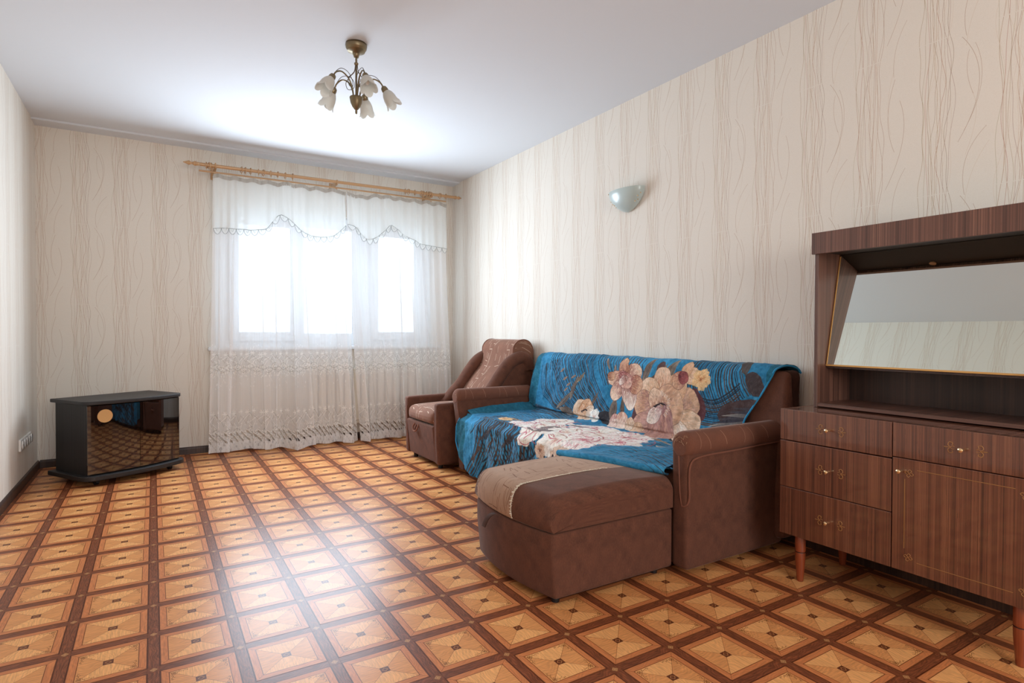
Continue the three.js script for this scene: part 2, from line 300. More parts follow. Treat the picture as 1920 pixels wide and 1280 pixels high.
/* ---------------------------------------------------------------- room shell */
const X0 = -0.77, X1 = 2.796, DB = 5.775, DR = -2.45, H = 2.667, TW = 0.22;
const WX0 = 0.47, WX1 = 2.57, WY0 = 0.925, WY1 = 2.2;                      // window opening
const floorSlab = struct('floor', board(X0 - TW, X1 + TW, -0.16, -0.004, DR - TW, DB + 0.3, 0), std({ color: '#5a3826', roughness: 0.7 }));
struct('ceiling', board(X0 - TW, X1 + TW, H, H + 0.16, DR - TW, DB + 0.3, 0), M.ceiling);
struct('wall_left', board(X0 - TW, X0, -0.004, H, DR - TW, DB + 0.3, 0), M.wall);
struct('wall_right', board(X1, X1 + TW, -0.004, H, DR - TW, DB + 0.3, 0), M.wall);
function wallWithHole(d0, d1, hx0, hx1, hy0, hy1) {
  const s = new THREE.Shape([[X0, -0.004], [X1, -0.004], [X1, H], [X0, H]].map((p) => new THREE.Vector2(...p)));
  s.holes.push(new THREE.Path([[hx0, hy0], [hx0, hy1], [hx1, hy1], [hx1, hy0]].map((p) => new THREE.Vector2(...p))));
  const g = new THREE.ExtrudeGeometry(s, { depth: d1 - d0, bevelEnabled: false }); g.translate(0, 0, -d1); g.computeVertexNormals();
  return uvBox(g.index ? g.toNonIndexed() : g, 0.025);
}
struct('wall_back', wallWithHole(DB, DB + 0.3, WX0, WX1, WY0, WY1), M.wall);
struct('wall_rear', wallWithHole(DR - TW, DR, 0.1, 1.9, 0.95, 2.35), M.wall);
// shallow dropped edge of the ceiling above the window wall
struct('trim_1', [board(X0, X1, H - 0.014, H, DB - 0.165, DB, 0)], M.ceiling);
// baseboards
const bbProfile = (dir) => { const s = new THREE.Shape(); s.moveTo(0, 0); s.lineTo(0.014, 0); s.lineTo(0.014, 0.045); s.quadraticCurveTo(0.012, 0.06, 0, 0.062); s.closePath(); return s; };
function baseboard(name, len, place) { const g = new THREE.ExtrudeGeometry(bbProfile(), { depth: len, bevelEnabled: false }); place(g); g.computeVertexNormals(); struct(name, uvBox(g.index ? g.toNonIndexed() : g, 0, 0, false), M.baseboard); }
baseboard('baseboard_left', DB - DR, (g) => g.translate(X0, 0, -DB));
baseboard('baseboard_right', DB - DR, (g) => g.rotateY(Math.PI).translate(X1, 0, -DR));
baseboard('baseboard_back', X1 - X0 - 0.03, (g) => g.rotateY(-Math.PI / 2).translate(X1 - 0.015, 0, -DB));
baseboard('baseboard_rear', X1 - X0 - 0.03, (g) => g.rotateY(Math.PI / 2).translate(X0 + 0.015, 0, -DR));

// windows: white plastic frames; the middle light is fixed, the two sashes at its sides open
function windowUnit(name, x0, x1, y0, y1, d, lights) {
  const w = new THREE.Group(); w.name = name; w.userData.kind = 'structure'; w.position.set(0, 0, 0); scene.add(w);
  const F0 = d - 0.035, F1 = d + 0.035, fw = Math.min(0.125, lights[0].x0 - x0 - (lights[0].sash || 0) + 0.012);
  obj('window_frame', [board(x0, x0 + fw, y0, y1, F0, F1, 0.004), board(x1 - fw, x1, y0, y1, F0, F1, 0.004), board(x0 + fw, x1 - fw, y0, y0 + fw, F0, F1, 0.004), board(x0 + fw, x1 - fw, y1 - fw, y1, F0, F1, 0.004),
    ...lights.slice(1).map((l) => board(l.mx[0], l.mx[1], y0 + fw, y1 - fw, F0, F1, 0.004))], M.upvc, w);
  for (const l of lights) {
    const a = l.x0, b = l.x1, c = l.y0, e = l.y1, s = l.sash;
    if (s) { const sash = obj('window_sash', [board(a - s, a, c - s, e + s, F0 - 0.02, F1 - 0.02, 0.005), board(b, b + s, c - s, e + s, F0 - 0.02, F1 - 0.02, 0.005), board(a, b, c - s, c, F0 - 0.02, F1 - 0.02, 0.005), board(a, b, e, e + s, F0 - 0.02, F1 - 0.02, 0.005)], M.upvc, w);
      const hx = l.handle; obj('window_handle', [board(hx - 0.014, hx + 0.014, (c + e) / 2 - 0.035, (c + e) / 2 + 0.035, F0 - 0.03, F0 - 0.02, 0.003), board(hx - 0.009, hx + 0.009, (c + e) / 2 - 0.12, (c + e) / 2 + 0.012, F0 - 0.06, F0 - 0.045, 0.004), cyl(0.007, 0.007, V(hx, (c + e) / 2, F0 - 0.025), V(hx, (c + e) / 2, F0 - 0.055), 10)], M.upvc, sash); }
    const g = new THREE.PlaneGeometry(b - a + 0.01, e - c + 0.01); g.translate((a + b) / 2, (c + e) / 2, -d); obj('window_pane', g, M.pane, w);
  }
  return w;
}
windowUnit('window_1', WX0, WX1, WY0, WY1, DB + 0.13, [
  { x0: 0.672, x1: 1.115, y0: 1.064, y1: 2.05, sash: 0.085, handle: 1.157 },
  { x0: 1.247, x1: 1.714, y0: 1.012, y1: 2.115, mx: [1.185, 1.249] },
  { x0: 1.985, x1: 2.37, y0: 1.066, y1: 2.05, sash: 0.085, mx: [1.712, 1.915], handle: 1.94 }]);
windowUnit('added_window_2', 0.1, 1.9, 0.95, 2.35, DR - 0.1, [  // unseen window, added to go with the rear fill light
  { x0: 0.24, x1: 0.88, y0: 1.09, y1: 2.21, sash: 0.06, handle: 0.91 }, { x0: 1.12, x1: 1.76, y0: 1.09, y1: 2.21, sash: 0.06, mx: [0.93, 1.07], handle: 1.09 }]);
struct('window_sill', board(WX0 - 0.06, WX1 + 0.06, WY0 - 0.03, WY0 + 0.004, DB - 0.055, DB + 0.10, 0.008), M.sill);
struct('trim_2', board(0.03, 1.97, 0.92, 0.954, DR - 0.09, DR + 0.06, 0.006), M.sill);  // sill of the added rear window

/* ---------------------------------------------------------------- parquet: panels, dark border strips and corner inserts, each its own piece of the floor */
{
  const P = 0.25, Q = 0.25245, bw = 0.0345, gx0 = 0, gd0 = -2.1471 * 1.0;   // cell (c, r) has its corner insert at x = P c - 0.0041, d = Q r + 2.1471
  const cx = (c) => P * c - 0.0041, rd = (r) => Q * r + 2.1471;
  const glossy = (map) => phy({ map, roughness: 0.32, specularIntensity: 0.3 });
  const panelMats = [[false, 1000], [true, 1100], [false, 1200], [true, 1300], [false, 1400], [true, 1500]].map(([o, s]) => glossy(tex(parquetTile(s, o))));
  const stripTex = (s) => canvas(96, 640, (c) => { grainFill(c, 0, 0, 96, 640, s, WALNUT, true, 0.36); c.strokeStyle = 'rgba(70,32,18,0.9)'; c.lineWidth = 7; c.strokeRect(-4, -20, 104, 680); c.fillStyle = 'rgba(70,32,18,0.9)'; c.fillRect(0, 0, 4, 640); c.fillRect(92, 0, 4, 640); });
  const stripMats = [2100, 2200, 2300, 2400].map((s) => glossy(tex(stripTex(s))));
  const cornerTex = canvas(96, 96, (c) => { grainFill(c, 0, 0, 96, 96, 2600, WALNUT, true, 0.2); c.save(); c.translate(48, 48); c.rotate(Math.PI / 4); grainFill(c, 0, 0, 0.1, 0.1, 1, WALNUT, true); c.fillStyle = 'rgb(188,136,90)'; c.fillRect(-24, -24, 48, 48); c.strokeStyle = 'rgb(132,84,48)'; c.lineWidth = 4; c.strokeRect(-24, -24, 48, 48); c.strokeRect(-12, -12, 24, 24); c.restore(); });
  const cornerMat = glossy(tex(cornerTex));
  const gap = 0.0003, tw = P - bw - gap, tq = Q - bw - gap;
  const panelGeo = new THREE.BoxGeometry(tw, 0.0038, tq), stripD = new THREE.BoxGeometry(bw - gap, 0.0035, tq), stripX = new THREE.BoxGeometry(bw - gap, 0.0035, tw).rotateY(Math.PI / 2), cornerGeo = new THREE.BoxGeometry(bw - gap, 0.0036, bw - gap);
  const rand = rng(77);
  const pieces = { parquet_tile: [], border_strip: [], corner_insert: [] };
  for (let c = -4; c <= 11; c++) for (let r = -18; r <= 14; r++) {
    const x = cx(c), d = rd(r), near = Math.hypot(x + P / 2 - 0.9, d + Q / 2 - 1.6);
    const k = 2 * Math.floor(rand() * 3) + ((c + r) & 1), s1 = Math.floor(rand() * 4), s2 = Math.floor(rand() * 4), turn = Math.floor(rand() * 4);
    const put = (list, g, m, px, pd, y) => {   // cut what would run into a wall or out of the room
      g.computeBoundingBox(); const b = g.boundingBox, hw = b.max.x, hd = b.max.z;
      const a0 = Math.max(px - hw, X0 + 0.002), a1 = Math.min(px + hw, X1 - 0.002), e0 = Math.max(pd - hd, DR + 0.002), e1 = Math.min(pd + hd, DB - 0.002);
      if (a1 - a0 < 0.004 || e1 - e0 < 0.004) return;
      const vis = inView(px, pd) ? 0 : 100; list.push({ g, m, px, pd, y, cut: (a1 - a0 < 2 * hw - 1e-5 || e1 - e0 < 2 * hd - 1e-5) ? [a0, a1, e0, e1] : null, rank: near + vis });
    };
    put(pieces.parquet_tile, panelGeo, panelMats[k], x + P / 2, d + Q / 2, -0.0019);
    put(pieces.border_strip, stripD, stripMats[s1], x, d + Q / 2, -0.00205);
    put(pieces.border_strip, stripX, stripMats[s2], x + P / 2, d, -0.00205);
    put(pieces.corner_insert, cornerGeo, cornerMat, x, d, -0.00205);
  }
  function inView(x, d) { const s = Math.sin(0.5525), c = Math.cos(0.5525), z = x * s + d * c, a = x * c - d * s; return z > 0.3 && Math.abs(a / z) < 0.93 && 1.08 / z < 0.66; }
  const cutGeo = (p) => { const g = p.g.clone(), q = g.attributes.position, uv = g.attributes.uv, b = p.g.boundingBox, [a0, a1, e0, e1] = p.cut;
    for (let i = 0; i < q.count; i++) { const X = clamp(q.getX(i) + p.px, a0, a1) - p.px, Z = -(clamp(p.pd - q.getZ(i), e0, e1) - p.pd), ny = g.attributes.normal.getY(i);
      if (ny > 0.5) { const du = (X - q.getX(i)) / (2 * b.max.x), dv = (Z - q.getZ(i)) / (2 * b.max.z); const rot = p.g === stripX; if (rot) uv.setXY(i, uv.getX(i) - dv, uv.getY(i) - du); else uv.setXY(i, uv.getX(i) + du, uv.getY(i) - dv); }
      q.setX(i, X); q.setZ(i, Z); } return g; };
  for (const [name, list] of Object.entries(pieces)) {
    list.sort((a, b) => a.rank - b.rank);
    list.slice(0, 300).forEach((p) => { const m = obj(name, p.cut ? cutGeo(p) : p.g, p.m, floorSlab); m.position.set(p.px, p.y, -p.pd); });
    const rest = new Map(); list.slice(300).forEach((p) => { if (!rest.has(p.m)) rest.set(p.m, []); rest.get(p.m).push((p.cut ? cutGeo(p) : p.g.clone()).translate(p.px, p.y, -p.pd)); });
    if (rest.size) {   // the pieces that show smallest, or lie behind the camera: one part
      const mats = [...rest.keys()], g = mergeGeometries(mats.map((m) => mergeGeometries(rest.get(m), false)), true);
      const o = obj(name, g, mats, floorSlab); o.userData.kind = 'stuff';
    }
  }
}

/* ---------------------------------------------------------------- radiator under the window */
{
  const t = thing('radiator', 'cream sectional radiator under the window, seen through the sheer curtains', 'radiator', [0, 0, 0]);
  for (let i = 0; i < 14; i++) { const x = 1.26 + i * 0.082; obj('radiator_section', [softBox(x, x + 0.074, 0.16, 0.715, 5.672, 5.752, 0.018, [0, 0, 0], null, 6), board(x + 0.012, x + 0.062, 0.2, 0.675, 5.664, 5.676, 0.004)], M.radiator, t); }
  obj('pipe', [cyl(0.011, 0.011, V(1.26, 0.66, 5.71), V(0.98, 0.66, 5.71), 12), cyl(0.011, 0.011, V(0.98, 0.668, 5.71), V(0.98, 0.0, 5.71), 12), cyl(0.011, 0.011, V(1.26, 0.21, 5.71), V(1.06, 0.21, 5.71), 12), cyl(0.011, 0.011, V(1.06, 0.218, 5.71), V(1.06, 0.0, 5.71), 12)], M.radiator, t);
}

/* ---------------------------------------------------------------- curtain rods, brackets and rings */
{
  const t = thing('curtain_rod', 'double wooden curtain rod with turned finials above the window', 'curtain rod');
  const Y = 2.476, D = 5.56, y2 = 2.428, d2 = 5.6;
  obj('rod', cyl(0.0145, 0.0145, V(0.34, Y - 0.004, D), V(2.70, Y + 0.01, D), 20), M.pine, t);
  obj('lower_rod', cyl(0.0075, 0.0075, V(0.335, y2, d2), V(2.63, y2 + 0.012, d2), 14), M.pine, t);
  const fin = [[0.0001, 0], [0.004, 0.004], [0.013, 0.03], [0.019, 0.045], [0.012, 0.06], [0.009, 0.066], [0.012, 0.072], [0.02, 0.088], [0.016, 0.104], [0.0145, 0.122], [0.0001, 0.124]];
  for (const s of [-1, 1]) { const L = s < 0 ? 1 : 0.78, g = lathe(fin.map(([r, y]) => [r, -(y - 0.122) * L]), 24); g.rotateZ(s < 0 ? Math.PI / 2 : -Math.PI / 2); g.translate(s < 0 ? 0.338 : 2.697, s < 0 ? Y - 0.004 : Y + 0.01, -D); obj('finial', smooth(uvBox(g)), M.pine, t); }
  for (const x of [0.458, 1.484, 2.453]) obj('bracket', [board(x - 0.012, x + 0.012, Y - 0.02, Y + 0.012, D + 0.012, 5.775, 0.004), board(x - 0.022, x + 0.022, Y - 0.075, Y + 0.035, 5.762, 5.775, 0.004), board(x - 0.01, x + 0.01, y2 - 0.014, y2 - 0.004, d2 - 0.012, 5.77, 0.002), new THREE.TorusGeometry(0.0185, 0.0055, 8, 20).rotateY(Math.PI / 2).translate(x, Y + 0.001, -D)].map((g) => uvBox(g)), M.pine, t);
  const groups = [[[0.39, 0.409, 0.427], 'of three left of the left bracket', 'rings beyond the left bracket'],
    [[0.661, 0.691, 0.733, 0.798, 0.838, 0.9, 0.958, 1.021, 1.085], 'of nine spaced over the left curtain', 'rings over the left curtain'],
    [[2.163, 2.197, 2.266, 2.336, 2.359, 2.394, 2.418, 2.436], 'of eight crowded before the right bracket', 'rings clustered left of the right bracket'],
    [[2.543, 2.61], 'of two beyond the right bracket', 'rings beyond the right bracket']];
  let proto = null, r = rng(9);
  const ORD = ['leftmost', 'second', 'third', 'fourth', 'fifth', 'sixth', 'seventh', 'eighth', 'ninth'];
  for (const [xs, where, group] of groups) for (const x of xs) {
    let o; const k = xs.indexOf(x), label = k === 0 ? 'wooden curtain ring, leftmost ' + where : k === xs.length - 1 ? 'wooden curtain ring, rightmost ' + where : `wooden curtain ring, ${ORD[k]} from the left ` + where;
    if (!proto) { o = proto = thing('curtain_ring', label, 'curtain ring', [0, 0, 0], 0, group); obj('ring', uvBox(new THREE.TorusGeometry(0.0245, 0.0036, 8, 26)), M.pine, o); obj('eyelet', uvBox(new THREE.TorusGeometry(0.005, 0.0011, 6, 12).translate(0, -0.0325, 0)), M.brass, o); }
    else { o = proto.clone(); o.name = numbered('curtain_ring'); scene.add(o); o.userData = { label, category: 'curtain ring', group }; }
    o.position.set(x, Y - 0.0085 + 0.0059 * x, -D); o.rotation.set(0, Math.PI / 2 + (r() - 0.5) * 0.9, 0);
  }
}

/* ---------------------------------------------------------------- sheer curtains: veil with embroidered bands, and a short scalloped valance over it */
const veilTex = (() => {   // u: 0.5 m across, v: the whole drop, 2.4 m; alpha carries the density of thread
  const W = 1024, Hh = 2048, m = 2.4 / Hh;
  const c = canvas(W, Hh, (c) => {
    c.fillStyle = 'rgba(255,255,255,0.56)'; c.fillRect(0, 0, W, Hh);
    const r = rng(41);
    for (let i = 0; i < 900; i++) { c.fillStyle = `rgba(255,255,255,${0.03 + 0.05 * r()})`; c.fillRect(r() * W, 0, 1 + r() * 2, Hh); }
    const S = 1 / m, sx = W / 0.5;
    c.lineCap = c.lineJoin = 'round';
    const band = (y0, y1, s) => {    // heights above the floor
      const Yp = (y) => (2.4 - y) * S, n = 4;
      for (let k = -1; k <= n; k++) { const x = (k + 0.5) * W / n, w = W / n;
        const seg = (a, b, lw, al, col = '250,250,248') => { c.strokeStyle = `rgba(${col},${al})`; c.lineWidth = lw; c.beginPath(); c.moveTo(x + a[0] * w, Yp(a[1])); c.lineTo(x + b[0] * w, Yp(b[1])); c.stroke(); };
        const h = y1 - y0;
        seg([-0.5, y0 + h * 0.74], [-0.12, y0 + h * 0.92], 5, 0.9); seg([-0.12, y0 + h * 0.92], [0.1, y0 + h * 0.68], 5, 0.9); seg([0.1, y0 + h * 0.68], [0.5, y0 + h * 0.86], 5, 0.9); seg([0, y0 + h * 0.55], [-0.25, y0 + h * 0.7], 5, 0.9); seg([0.25, y0 + h * 0.5], [0.42, y0 + h * 0.72], 5, 0.9);
        const flower = (fx, fy, rad) => { for (let p = 0; p < 6; p++) { c.fillStyle = 'rgba(252,252,250,0.72)'; c.beginPath(); const a = p * 1.047; c.ellipse(x + fx * w + Math.cos(a) * rad * 0.62 * sx, Yp(fy) + Math.sin(a) * rad * 0.62 * S, rad * 0.5 * sx, rad * 0.36 * S, a, 0, 6.3); c.fill(); } c.fillStyle = 'rgba(255,255,255,0.95)'; c.beginPath(); c.ellipse(x + fx * w, Yp(fy), rad * 0.25 * sx, rad * 0.25 * S, 0, 0, 6.3); c.fill(); };
        flower(0, y0 + h * 0.42, 0.034); flower(0.5, y0 + h * 0.3, 0.026); flower(-0.25, y0 + h * 0.98, 0.016); flower(0.3, y0 + h * 1.02, 0.014);
        for (let q = 0; q < 26; q++) { c.fillStyle = `rgba(252,252,250,${0.3 + 0.4 * r()})`; c.beginPath(); c.ellipse(x + (r() - 0.5) * w, Yp(y0 + h * 0.9 * r() * r()), (3 + 8 * r()) * 1.4, 3 + 5 * r(), r() * 3, 0, 6.3); c.fill(); }
      }
      c.strokeStyle = 'rgba(150,147,140,0.85)'; c.lineWidth = 3;   // grey contour thread
      for (let k = -1; k <= n; k++) { const x = (k + 0.5) * W / n, w = W / n, h = y1 - y0; c.beginPath(); [[-0.5, 0.78], [-0.3, 0.62], [-0.12, 0.97], [0.1, 0.72], [0.28, 0.9], [0.5, 0.78]].forEach(([px, py], i) => i ? c.lineTo(x + px * w, Yp(y0 + py * h)) : c.moveTo(x + px * w, Yp(y0 + py * h))); c.stroke();
        for (const [fx, fy, rr] of [[0, 0.42, 0.03], [0.5, 0.3, 0.024]]) { c.beginPath(); c.ellipse(x + fx * w, Yp(y0 + h * fy), rr * sx, rr * S, 0, 0.4, 5.6); c.stroke(); c.beginPath(); c.ellipse(x + fx * w, Yp(y0 + h * fy), rr * 0.4 * sx, rr * 0.4 * S, 0, 0, 5); c.stroke(); } }
      if (s) {     // open lattice with holes and the solid petalled hem
        for (let k = 0; k < 26; k++) for (let j = 0; j < 3; j++) { c.fillStyle = `rgba(253,253,252,${0.6 + 0.3 * r()})`; c.beginPath(); c.ellipse((k + r()) * W / 26, Yp(0.012 + 0.028 * j), 26, 15, (r() - 0.5) * 1.4, 0, 6.3); c.fill(); }
        for (let k = 0; k < 10; k++) for (let j = 0; j < 3; j++) { const x = (k + 0.5 * (j % 2)) * W / 10, yy = Yp(0.150 - 0.03 * j); c.save(); c.globalCompositeOperation = 'destination-out'; c.fillStyle = 'rgba(0,0,0,0.97)'; c.beginPath(); c.moveTo(x, yy - 20); c.lineTo(x + 46, yy - 2); c.lineTo(x + 52, yy + 17); c.lineTo(x + 8, yy + 1); c.closePath(); c.fill(); c.restore(); c.strokeStyle = 'rgba(252,252,250,0.95)'; c.lineWidth = 5; c.beginPath(); c.moveTo(x - 4, yy - 26); c.lineTo(x + 50, yy - 6); c.lineTo(x + 58, yy + 22); c.stroke(); }
      }
    };
    band(0.66, 0.86, false); band(0.04, 0.34, true);
    for (let i = 0; i < 240; i++) { const y = r() < 0.5 ? 0.55 + 0.4 * r() : 0.38 * r(); c.fillStyle = `rgba(255,255,255,${0.15 + 0.3 * r()})`; c.beginPath(); c.ellipse(r() * W, (2.4 - y) * S, 4 + 9 * r(), 3 + 6 * r(), r() * 3, 0, 6.3); c.fill(); }
  });
  const t = tex(c); t.wrapT = THREE.ClampToEdgeWrapping; return t;
})();
M.veil = phy({ color: '#ffffff', map: veilTex, transparent: true, transmission: 0.24, thickness: 0, roughness: 1, specularIntensity: 0, side: THREE.DoubleSide });
M.voile = phy({ color: '#fbfbf7', transparent: true, opacity: 0.7, transmission: 0.72, thickness: 0, roughness: 1, specularIntensity: 0, side: THREE.DoubleSide });
M.tape = phy({ color: '#b9b2a8', transparent: true, opacity: 0.95, transmission: 0.12, thickness: 0, roughness: 1, side: THREE.DoubleSide });
M.laceThread = std({ color: '#878d88', roughness: 0.9 });
function sheet(nx, ny, f) {   // f(s, t) -> {x, y, d, u, v}, s across, t down
  const pos = [], uv = [], idx = [];
  for (let j = 0; j <= ny; j++) for (let i = 0; i <= nx; i++) { const q = f(i / nx, j / ny); pos.push(q.x, q.y, -q.d); uv.push(q.u, q.v); }
  for (let j = 0; j < ny; j++) for (let i = 0; i < nx; i++) { const a = j * (nx + 1) + i, b = a + nx + 1; idx.push(a, b, a + 1, a + 1, b, b + 1); }
  const g = new THREE.BufferGeometry(); g.setAttribute('position', new THREE.Float32BufferAttribute(pos, 3)); g.setAttribute('uv', new THREE.Float32BufferAttribute(uv, 2)); g.setIndex(idx); g.computeVertexNormals(); return g;
}
const VAL = [[0.426, 1.942], [0.56, 1.955], [0.728, 1.957], [0.858, 1.974], [0.925, 2.061], [0.979, 2.119], [1.06, 2.06], [1.12, 2.015], [1.15, 1.985], [1.223, 1.955], [1.319, 1.944], [1.44, 1.96], [1.54, 2.049], [1.581, 2.093], [1.678, 2.032], [1.771, 1.953], [1.856, 1.981], [1.942, 2.067], [2.013, 2.126], [2.079, 2.075], [2.18, 2.015], [2.324, 1.957], [2.609, 1.936]];
const valY = (x) => { let i = 0; while (i < VAL.length - 2 && VAL[i + 1][0] < x) i++; const t = clamp((x - VAL[i][0]) / (VAL[i + 1][0] - VAL[i][0]), 0, 1); return lerp(VAL[i][1], VAL[i + 1][1], t); };
function curtain(name, label, xt0, xt1, xb0, xb1, folds, dOff, seed, hang) {
  const t = thing(name, label, 'curtain'), n = vnoise(seed), full = 1.5, rg = rng(seed * 31), wid = xt1 - xt0;
  const gath = Array.from({ length: Math.round(wid * 9) }, (_, i, A) => { const w = (0.014 + 0.016 * rg()) / wid; return [(i + 0.2 + 0.6 * rg()) / Math.round(wid * 9), w, (0.02 + 0.05 * rg() * rg()), (rg() - 0.5) * 0.06 / wid]; });
  const topY = (x) => 2.40 - 0.008 * Math.cos(x * 46) - (x > 1.5 && x < 1.85 ? 0.03 * Math.sin((x - 1.5) / 0.35 * Math.PI) : 0);
  const pleat = (s, t) => { let z = 0; for (const [c, w, a] of folds) { const q = (s - c) / w; z -= a * Math.exp(-q * q) * lerp(0.35, 1, t); }
    for (const [c, w, a, sl] of gath) { const q = (s - c - sl * (t - 0.4)) / w; z -= 0.45 * a * Math.exp(-q * q) * sst(-0.1, 0.5, t); }
    return z + 0.016 * Math.sin(s * 2 * Math.PI * 7 + 3 * n(s * 4, 1)) * (1 - 0.35 * t) + 0.012 * Math.sin(s * 2 * Math.PI * 15 + 5 * n(s * 5, 9)) * (1 - 0.6 * t) + 0.05 * (n(s * 5 + 3, t * 1.4) - 0.5) * t; };
  const at = (s, t, off = 0) => {
    const xt = lerp(xt0, xt1, s), xb = lerp(xb0, xb1, s), sway = 0.022 * Math.sin(s * 17 + 2.2 * t) * t * (1 - s) * s * 4;
    let gather = 0; for (let i = 0; i < gath.length; i++) { const [c, w, a, sl] = gath[i], q = (s - c - sl * (t - 0.4)) / w; gather -= a * q * Math.exp(-q * q) * sst(-0.1, 0.5, t); }
    const x = lerp(xt, xb, t ** 1.3) + sway + gather, y0 = topY(xt);
    return { x, y: lerp(y0 - 0.002, 0.012 + hang(s), t), d: 5.585 + dOff + pleat(s, t) * lerp(0.6, 1, t) - off, u: s * (xt1 - xt0) * full / 0.5, v: 1 - t };
  };
  const nx = Math.round((xt1 - xt0) * 300);
  obj('veil', sheet(nx, 46, (s, q) => at(s, q)), M.veil, t);
  // valance: hangs in front of the veil, cut in arches
  const va = (s, q) => { const xt = lerp(xt0, xt1, s), p = at(s, q * 0.2, 0.035), yb = valY(xt); return { x: xt, y: lerp(topY(xt), yb, q), d: p.d - 0.006 * Math.sin(s * 40) * q - 0.01 * q, u: s, v: q }; };
  obj('valance', sheet(nx, 10, va), M.voile, t);
  obj('heading_tape', sheet(nx, 2, (s, q) => { const p = va(s, 0); return { x: p.x, y: p.y + 0.006 - 0.034 * q, d: p.d - 0.004 - 0.003 * Math.sin(s * nx * 0.6), u: s, v: q }; }), M.tape, t);
  // vandyked edging of the valance: points of lace, outlined in thread
  const w = 0.058, cnt = Math.floor((xt1 - xt0) / w), pos = [], nor = [], tubes = [], edge = [];
  for (let k = 0; k < cnt; k++) {
    const s0 = k / cnt, s1 = (k + 1) / cnt, sm = (s0 + s1) / 2, A = va(s0, 1), B = va(s1, 1), C = va(sm, 1), p = [V(A.x, A.y, A.d), V(B.x, B.y, B.d), V(C.x, C.y - 0.05, C.d)], q = (a, b) => a.clone().lerp(b, 0.5);
    pos.push(p[0], p[2], p[1]); edge.push(p[0]); if (k === cnt - 1) edge.push(p[1]);
    const b1 = q(p[0], p[2]).add(V(-0.007, -0.006, 0)), b2 = q(p[1], p[2]).add(V(0.007, -0.006, 0));
    tubes.push(tube([p[0], b1, p[2], b2, p[1]], 0.0015, 14, false, 4)); tubes.push(tube([q(p[0], p[1]).add(V(-0.012, -0.004, 0)), q(p[0], p[1]).add(V(0, -0.026, 0)), q(p[0], p[1]).add(V(0.012, -0.004, 0))], 0.0009, 8, false, 4));
  }
  const lg = new THREE.BufferGeometry().setFromPoints(pos); lg.computeVertexNormals(); uvBox(lg);
  const lace = obj('lace_edging', lg, M.voile, t);
  tubes.push(tube(edge, 0.0019, cnt * 3, false, 4)); obj('embroidery_thread', tubes, M.laceThread, lace);
  return t;
}
curtain('sheer_curtain', 'wide left sheer white curtain with embroidered bands and scalloped valance', 0.441, 1.565, 0.40, 1.69, [[0.555, 0.05, 0.20], [0.63, 0.05, 0.06], [0.93, 0.06, 0.10], [0.2, 0.1, -0.06]], 0.015, 3, (s) => 0.002 + 0.006 * Math.sin(s * 31));
curtain('sheer_curtain', 'narrower right sheer white curtain falling behind the brown armchair', 1.575, 2.615, 1.70, 2.715, [[0.05, 0.05, 0.17], [0.34, 0.08, 0.07], [0.62, 0.06, 0.05]], -0.005, 8, (s) => 0.004 + 0.005 * Math.sin(s * 27));

